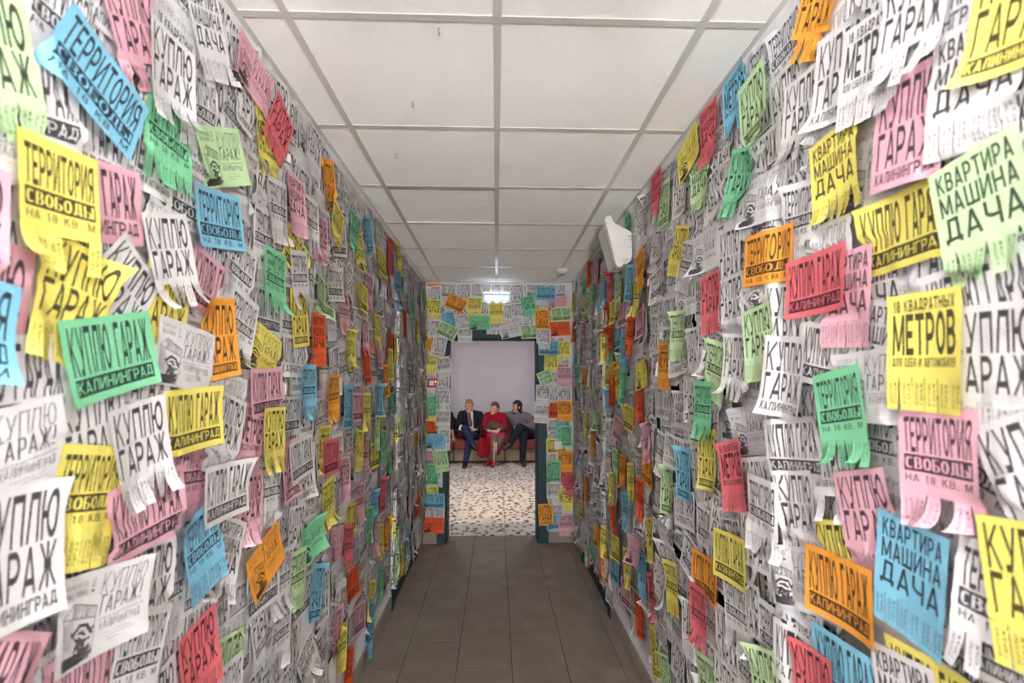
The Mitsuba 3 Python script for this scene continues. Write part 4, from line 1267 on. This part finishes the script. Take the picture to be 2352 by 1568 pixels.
# the man in the suit
J = dict(pelvis=(-.475, 9.93, .56), chest=(-.515, 9.99, .85), neck=(-.535, 9.97, 1.0), head=(-.55, 9.93, 1.095), shA=(-.705, 9.97, .93), shB=(-.335, 9.98, .92), elA=(-.765, 9.82, .68), elB=(-.285, 9.8, .67), wrA=(-.665, 9.56, .70), wrB=(-.375, 9.6, .665),
         hipA=(-.56, 9.9, .545), hipB=(-.40, 9.9, .545), knA=(-.605, 9.4, .70), knB=(-.50, 9.42, .57), anA=(-.455, 9.27, .43), anB=(-.57, 9.24, .085), toA=(-.372, 9.19, .335), toB=(-.585, 9.1, .04))
def suit(k, P, torso, neck, arms, legs, HF):
    cloth(k, 'shirt', torso[1:], .008, lin(224, 214, 204))
    put('collar', to_tm(hull(*[ball(P['neck'] + (.052 * math.cos(a), .045 * math.sin(a) - .01, -.03), .014, 10) for a in np.linspace(0, 2 * np.pi, 9)[:-1]])), 'm_shirt_' + k, k, smooth=40)
    c = np.array(P['chest'])
    wedge = hull(ball(P['neck'] + (-.05, -.2, .06), .006, 8), ball(P['neck'] + (.05, -.2, .06), .006, 8), ball(P['neck'] + (-.055, .0, .06), .006, 8), ball(P['neck'] + (.055, .0, .06), .006, 8), ball(P['pelvis'] + (-.035, -.3, .03), .006, 8), ball(P['pelvis'] + (.02, -.3, .03), .006, 8), ball(P['pelvis'] + (-.035, -.06, .03), .006, 8), ball(P['pelvis'] + (.02, -.06, .03), .006, 8))
    sleeves = [m for s in 'AB' for m in chain([P['sh' + s], P['el' + s], P['el' + s] + (P['wr' + s] - P['el' + s]) * .86], (.058, .05, .038))]
    cloth(k, 'jacket', torso + sleeves, .018, lin(26, 27, 36), cut=wedge)
    for s in 'AB':
        a, b = P['el' + s], P['wr' + s]
        put('cuff', to_tm(hull(ball(a + (b - a) * .84, .04, 12), ball(a + (b - a) * .92, .036, 12))), 'm_shirt_' + k, k, smooth=40)
    tie = [P['neck'] + (-.003, -.075, -.045), P['neck'] + (0, -.105, -.11), P['chest'] + (.005, -.125, -.06), P['chest'] + (.012, -.13, -.19), P['pelvis'] + (-.01, -.15, .09)]
    bsdf('m_tie', lin(66, 20, 44), .5)
    put('tie', to_tm(join([hull(*[ball(p + (dx, 0, 0), .006, 8) for p, w in ((p, wp), (q, wq)) for dx in (-w, w)]) for p, q, wp, wq in zip(tie[:-1], tie[1:], (.018, .013, .02, .027), (.013, .02, .027, .02))])), 'm_tie', k, smooth=40)
    cloth(k, 'trousers', [torso[0]] + legs['A'] + legs['B'], .014, lin(38, 42, 72))
    for s in 'AB': shoe(k, P['an' + s] + (0, 0, -.01), P['to' + s], lin(22, 21, 22))
person('person sitting in a dark suit, white shirt and tie, legs crossed', J, lin(206, 152, 126), (-.3, -1, -.1), short_hair, suit, dict(A=((.5, -.6, -.1), (.2, .2, -1), .5, 1), B=((-.75, -.55, .0), (-.1, .3, -1), .55, -1)), lin(150, 112, 72))
k = thing('paper_sheet', 'folded white paper held at the knee of the suited person', 'paper')
put('sheet', cat([soft_box(-.70, -.585, 9.455, 9.465, .73, .765, .003, 6), soft_box(-.715, -.65, 9.45, 9.46, .66, .735, .003, 6).apply_transform(trimesh.transformations.rotation_matrix(.3, [0, 1, 0], [-.68, 9.45, .7]))]), 'm_plastic', k)

# the woman in red
J = dict(pelvis=(-.03, 9.92, .56), chest=(-.03, 9.97, .83), neck=(-.03, 9.95, .965), head=(-.035, 9.92, 1.045), shA=(-.19, 9.95, .905), shB=(.135, 9.95, .895), elA=(-.25, 9.78, .69), elB=(.165, 9.77, .68), wrA=(-.13, 9.53, .635), wrB=(.05, 9.54, .66),
         hipA=(-.11, 9.88, .545), hipB=(.05, 9.88, .545), knA=(-.045, 9.46, .55), knB=(.1, 9.48, .52), anA=(-.052, 9.33, .1), anB=(-.11, 9.42, .11), toA=(-.06, 9.19, .045), toB=(-.175, 9.3, .05))
def dress(k, P, torso, neck, arms, legs, HF):
    red = lin(150, 16, 44)
    sl = [m for s in 'AB' for m in chain([P['sh' + s], P['el' + s], P['el' + s] + (P['wr' + s] - P['el' + s]) * .25], (.05, .046, .042))]
    collar = hull(ball(P['neck'] - (0, 0, .04), .058), ball(P['neck'] + (0, .005, .005), .052))
    cloth(k, 'dress', torso + sl + [collar], .014, red)
    skirt = [hull(ball(P['hipA'], .11), ball(P['hipB'], .11), ball(P['knA'] + (-.05, .04, -.01), .085), ball(P['knB'] + (.02, .04, .0), .085)), hull(ball(P['knA'] + (-.06, .03, 0), .08), ball(P['knB'] + (-.01, .04, 0), .075), ball(P['knA'] + (-.06, .05, -.17), .06), ball(P['knA'] + (.06, .06, -.16), .05))]
    cloth(k, 'skirt', skirt, .008, lin(170, 18, 60))
    low = {s: chain([P['kn' + s], P['an' + s]], (.075, .054)) for s in 'AB'}
    cloth(k, 'tights', low['A'] + low['B'], .004, lin(104, 84, 82), .6, .012)
    for s in 'AB': shoe(k, P['an' + s] + (0, 0, -.02), P['to' + s], lin(140, 26, 28))
    put('button', to_tm(ball(P['neck'] + (.0, -.075, -.045), .007, 10)), 'm_steel', k)
person('person in a crimson dress and red shoes with short brown hair', J, lin(214, 164, 140), (-.72, -.75, 0), short_hair, dress, dict(A=((.75, -.5, .1), (.1, .3, -1), .35, -1), B=((-.6, -.4, -.25), (0, .2, -1), .3, 1)), lin(92, 66, 50))
k = thing('coat', 'grey-brown coat bundled on the lap of the person in crimson', 'coat')
m = trimesh.creation.icosphere(4); v = m.vertices
v = v * np.array([.19, .1, .095]) * (0.82 + .42 * meshkit.fbm(v * 3.1 + 4, 4))[:, None]
v[:, 2] += .05 * np.exp(-((v[:, 0] + .08) / .07) ** 2) - .03 * (v[:, 0] / .2) ** 2
m.vertices = v + (-.03, 9.64, .695)
bsdf('m_coat', mikit.proc(lambda p, n, uv: mix(lin(62, 50, 44), lin(104, 88, 76), fbm(p.x * 40, p.y * 40, p.z * 40))), .95)
put('bundle', m, 'm_coat', k, smooth=True)
k = thing('coat', 'bright red coat hanging over the sofa edge between two seated people', 'coat')
bsdf('m_red_coat', lin(150, 12, 22), .9)
hang = [hull(*[ball((x, y, .472), .026, 12) for x in (-.31, -.13) for y in (9.9, 9.62)]), hull(ball((-.31, 9.6, .46), .03, 12), ball((-.12, 9.6, .46), .03, 12), ball((-.335, 9.575, .2), .03, 12), ball((-.1, 9.575, .17), .03, 12), ball((-.29, 9.58, .145), .03, 12)),
        hull(ball((-.1, 9.6, .45), .03, 12), ball((.1, 9.6, .4), .02, 12), ball((-.08, 9.58, .18), .03, 12), ball((.06, 9.6, .2), .02, 12))]
m = smooth_man(hang, .014, 10); m.vertices += (meshkit.fbm(m.vertices * 14, 3) - .5)[:, None] * np.array([.01, .03, .01])
put('cloth', m, 'm_red_coat', k, smooth=True)

# the long-haired man
J = dict(pelvis=(.61, 9.94, .56), chest=(.48, 10.0, .84), neck=(.445, 9.98, .985), head=(.42, 9.95, 1.075), shA=(.275, 9.99, .915), shB=(.65, 9.98, .885), elA=(.13, 10.06, .9), elB=(.735, 9.8, .68), wrA=(-.06, 10.06, .885), wrB=(.49, 9.58, .72),
         hipA=(.55, 9.9, .545), hipB=(.70, 9.9, .545), knA=(.53, 9.46, .56), knB=(.45, 9.44, .72), anA=(.505, 9.4, .1), anB=(.27, 9.37, .43), toA=(.53, 9.22, .045), toB=(.165, 9.29, .325))
def casual(k, P, torso, neck, arms, legs, HF):
    sl = [m for s in 'AB' for m in chain([P['sh' + s], P['el' + s], P['el' + s] + (P['wr' + s] - P['el' + s]) * .88], (.058, .052, .04))]
    hood = hull(*[ball(P['neck'] + (.075 * math.cos(a), .06 * math.sin(a) + .015, -.035), .028, 10) for a in np.linspace(0, 2 * np.pi, 9)[:-1]])
    cloth(k, 'shirt', torso + sl, .018, lin(112, 104, 108))
    put('hood', to_tm(hood), 'm_shirt_' + k, k, smooth=40)
    put('pocket', to_tm(hull(*[ball(P['chest'] + (dx, -.122, dz), .006, 8) for dx in (.04, .1) for dz in (-.03, .01)])), 'm_shirt_' + k, k)
    cloth(k, 'trousers', [torso[0]] + legs['A'] + legs['B'], .02, lin(28, 30, 44))
    for s in 'AB': shoe(k, P['an' + s] + (0, 0, -.01), P['to' + s], lin(42, 38, 36))
    bsdf('m_beard', lin(40, 30, 26), .8)
    put('beard', to_tm(mv(hull(ell(.034, .026, .016, (0, .074, -.104)), ell(.02, .02, .02, (0, .07, -.125))), HF)), 'm_beard', k, smooth=40)
person('person with long dark hair and beard in a grey shirt and navy jeans', J, lin(196, 146, 122), (-.86, -.5, -.03), long_hair, casual, dict(A=((-1, .0, -.1), (0, -.2, -1), .3, 1), B=((-.85, -.5, .2), (-.2, .2, -1), .5, -1)), lin(34, 27, 25))

# the person mostly hidden by the door frame
J = dict(pelvis=(-1.13, 9.94, .56), chest=(-1.12, 10.0, .85), neck=(-1.11, 9.98, .99), head=(-1.1, 9.95, 1.085), shA=(-1.3, 9.98, .92), shB=(-.945, 9.98, .92), elA=(-1.36, 9.8, .68), elB=(-.895, 9.93, .66), wrA=(-1.2, 9.6, .65), wrB=(-.845, 9.8, .475),
         hipA=(-1.22, 9.9, .545), hipB=(-1.06, 9.9, .545), knA=(-1.24, 9.44, .57), knB=(-1.07, 9.44, .57), anA=(-1.25, 9.4, .09), anB=(-1.08, 9.4, .09), toA=(-1.26, 9.24, .04), toB=(-1.09, 9.24, .04))
def black_tee(k, P, torso, neck, arms, legs, HF):
    sl = [m for s in 'AB' for m in chain([P['sh' + s], P['sh' + s] + (P['el' + s] - P['sh' + s]) * .95], (.06, .056))]
    cloth(k, 'shirt', torso + sl, .018, lin(34, 33, 34))
    cloth(k, 'trousers', [torso[0]] + legs['A'] + legs['B'], .016, lin(30, 30, 34))
    for s in 'AB': shoe(k, P['an' + s], P['to' + s], lin(24, 24, 24))
person('person in a black t-shirt half hidden behind the door frame, hand on the seat', J, lin(204, 152, 126), (.2, -1, 0), short_hair, black_tee, dict(A=((.6, -.5, -.1), (0, .2, -1), .4, 1), B=((.05, -.85, -.35), (0, .1, -1), .12, -1)), lin(70, 50, 40))
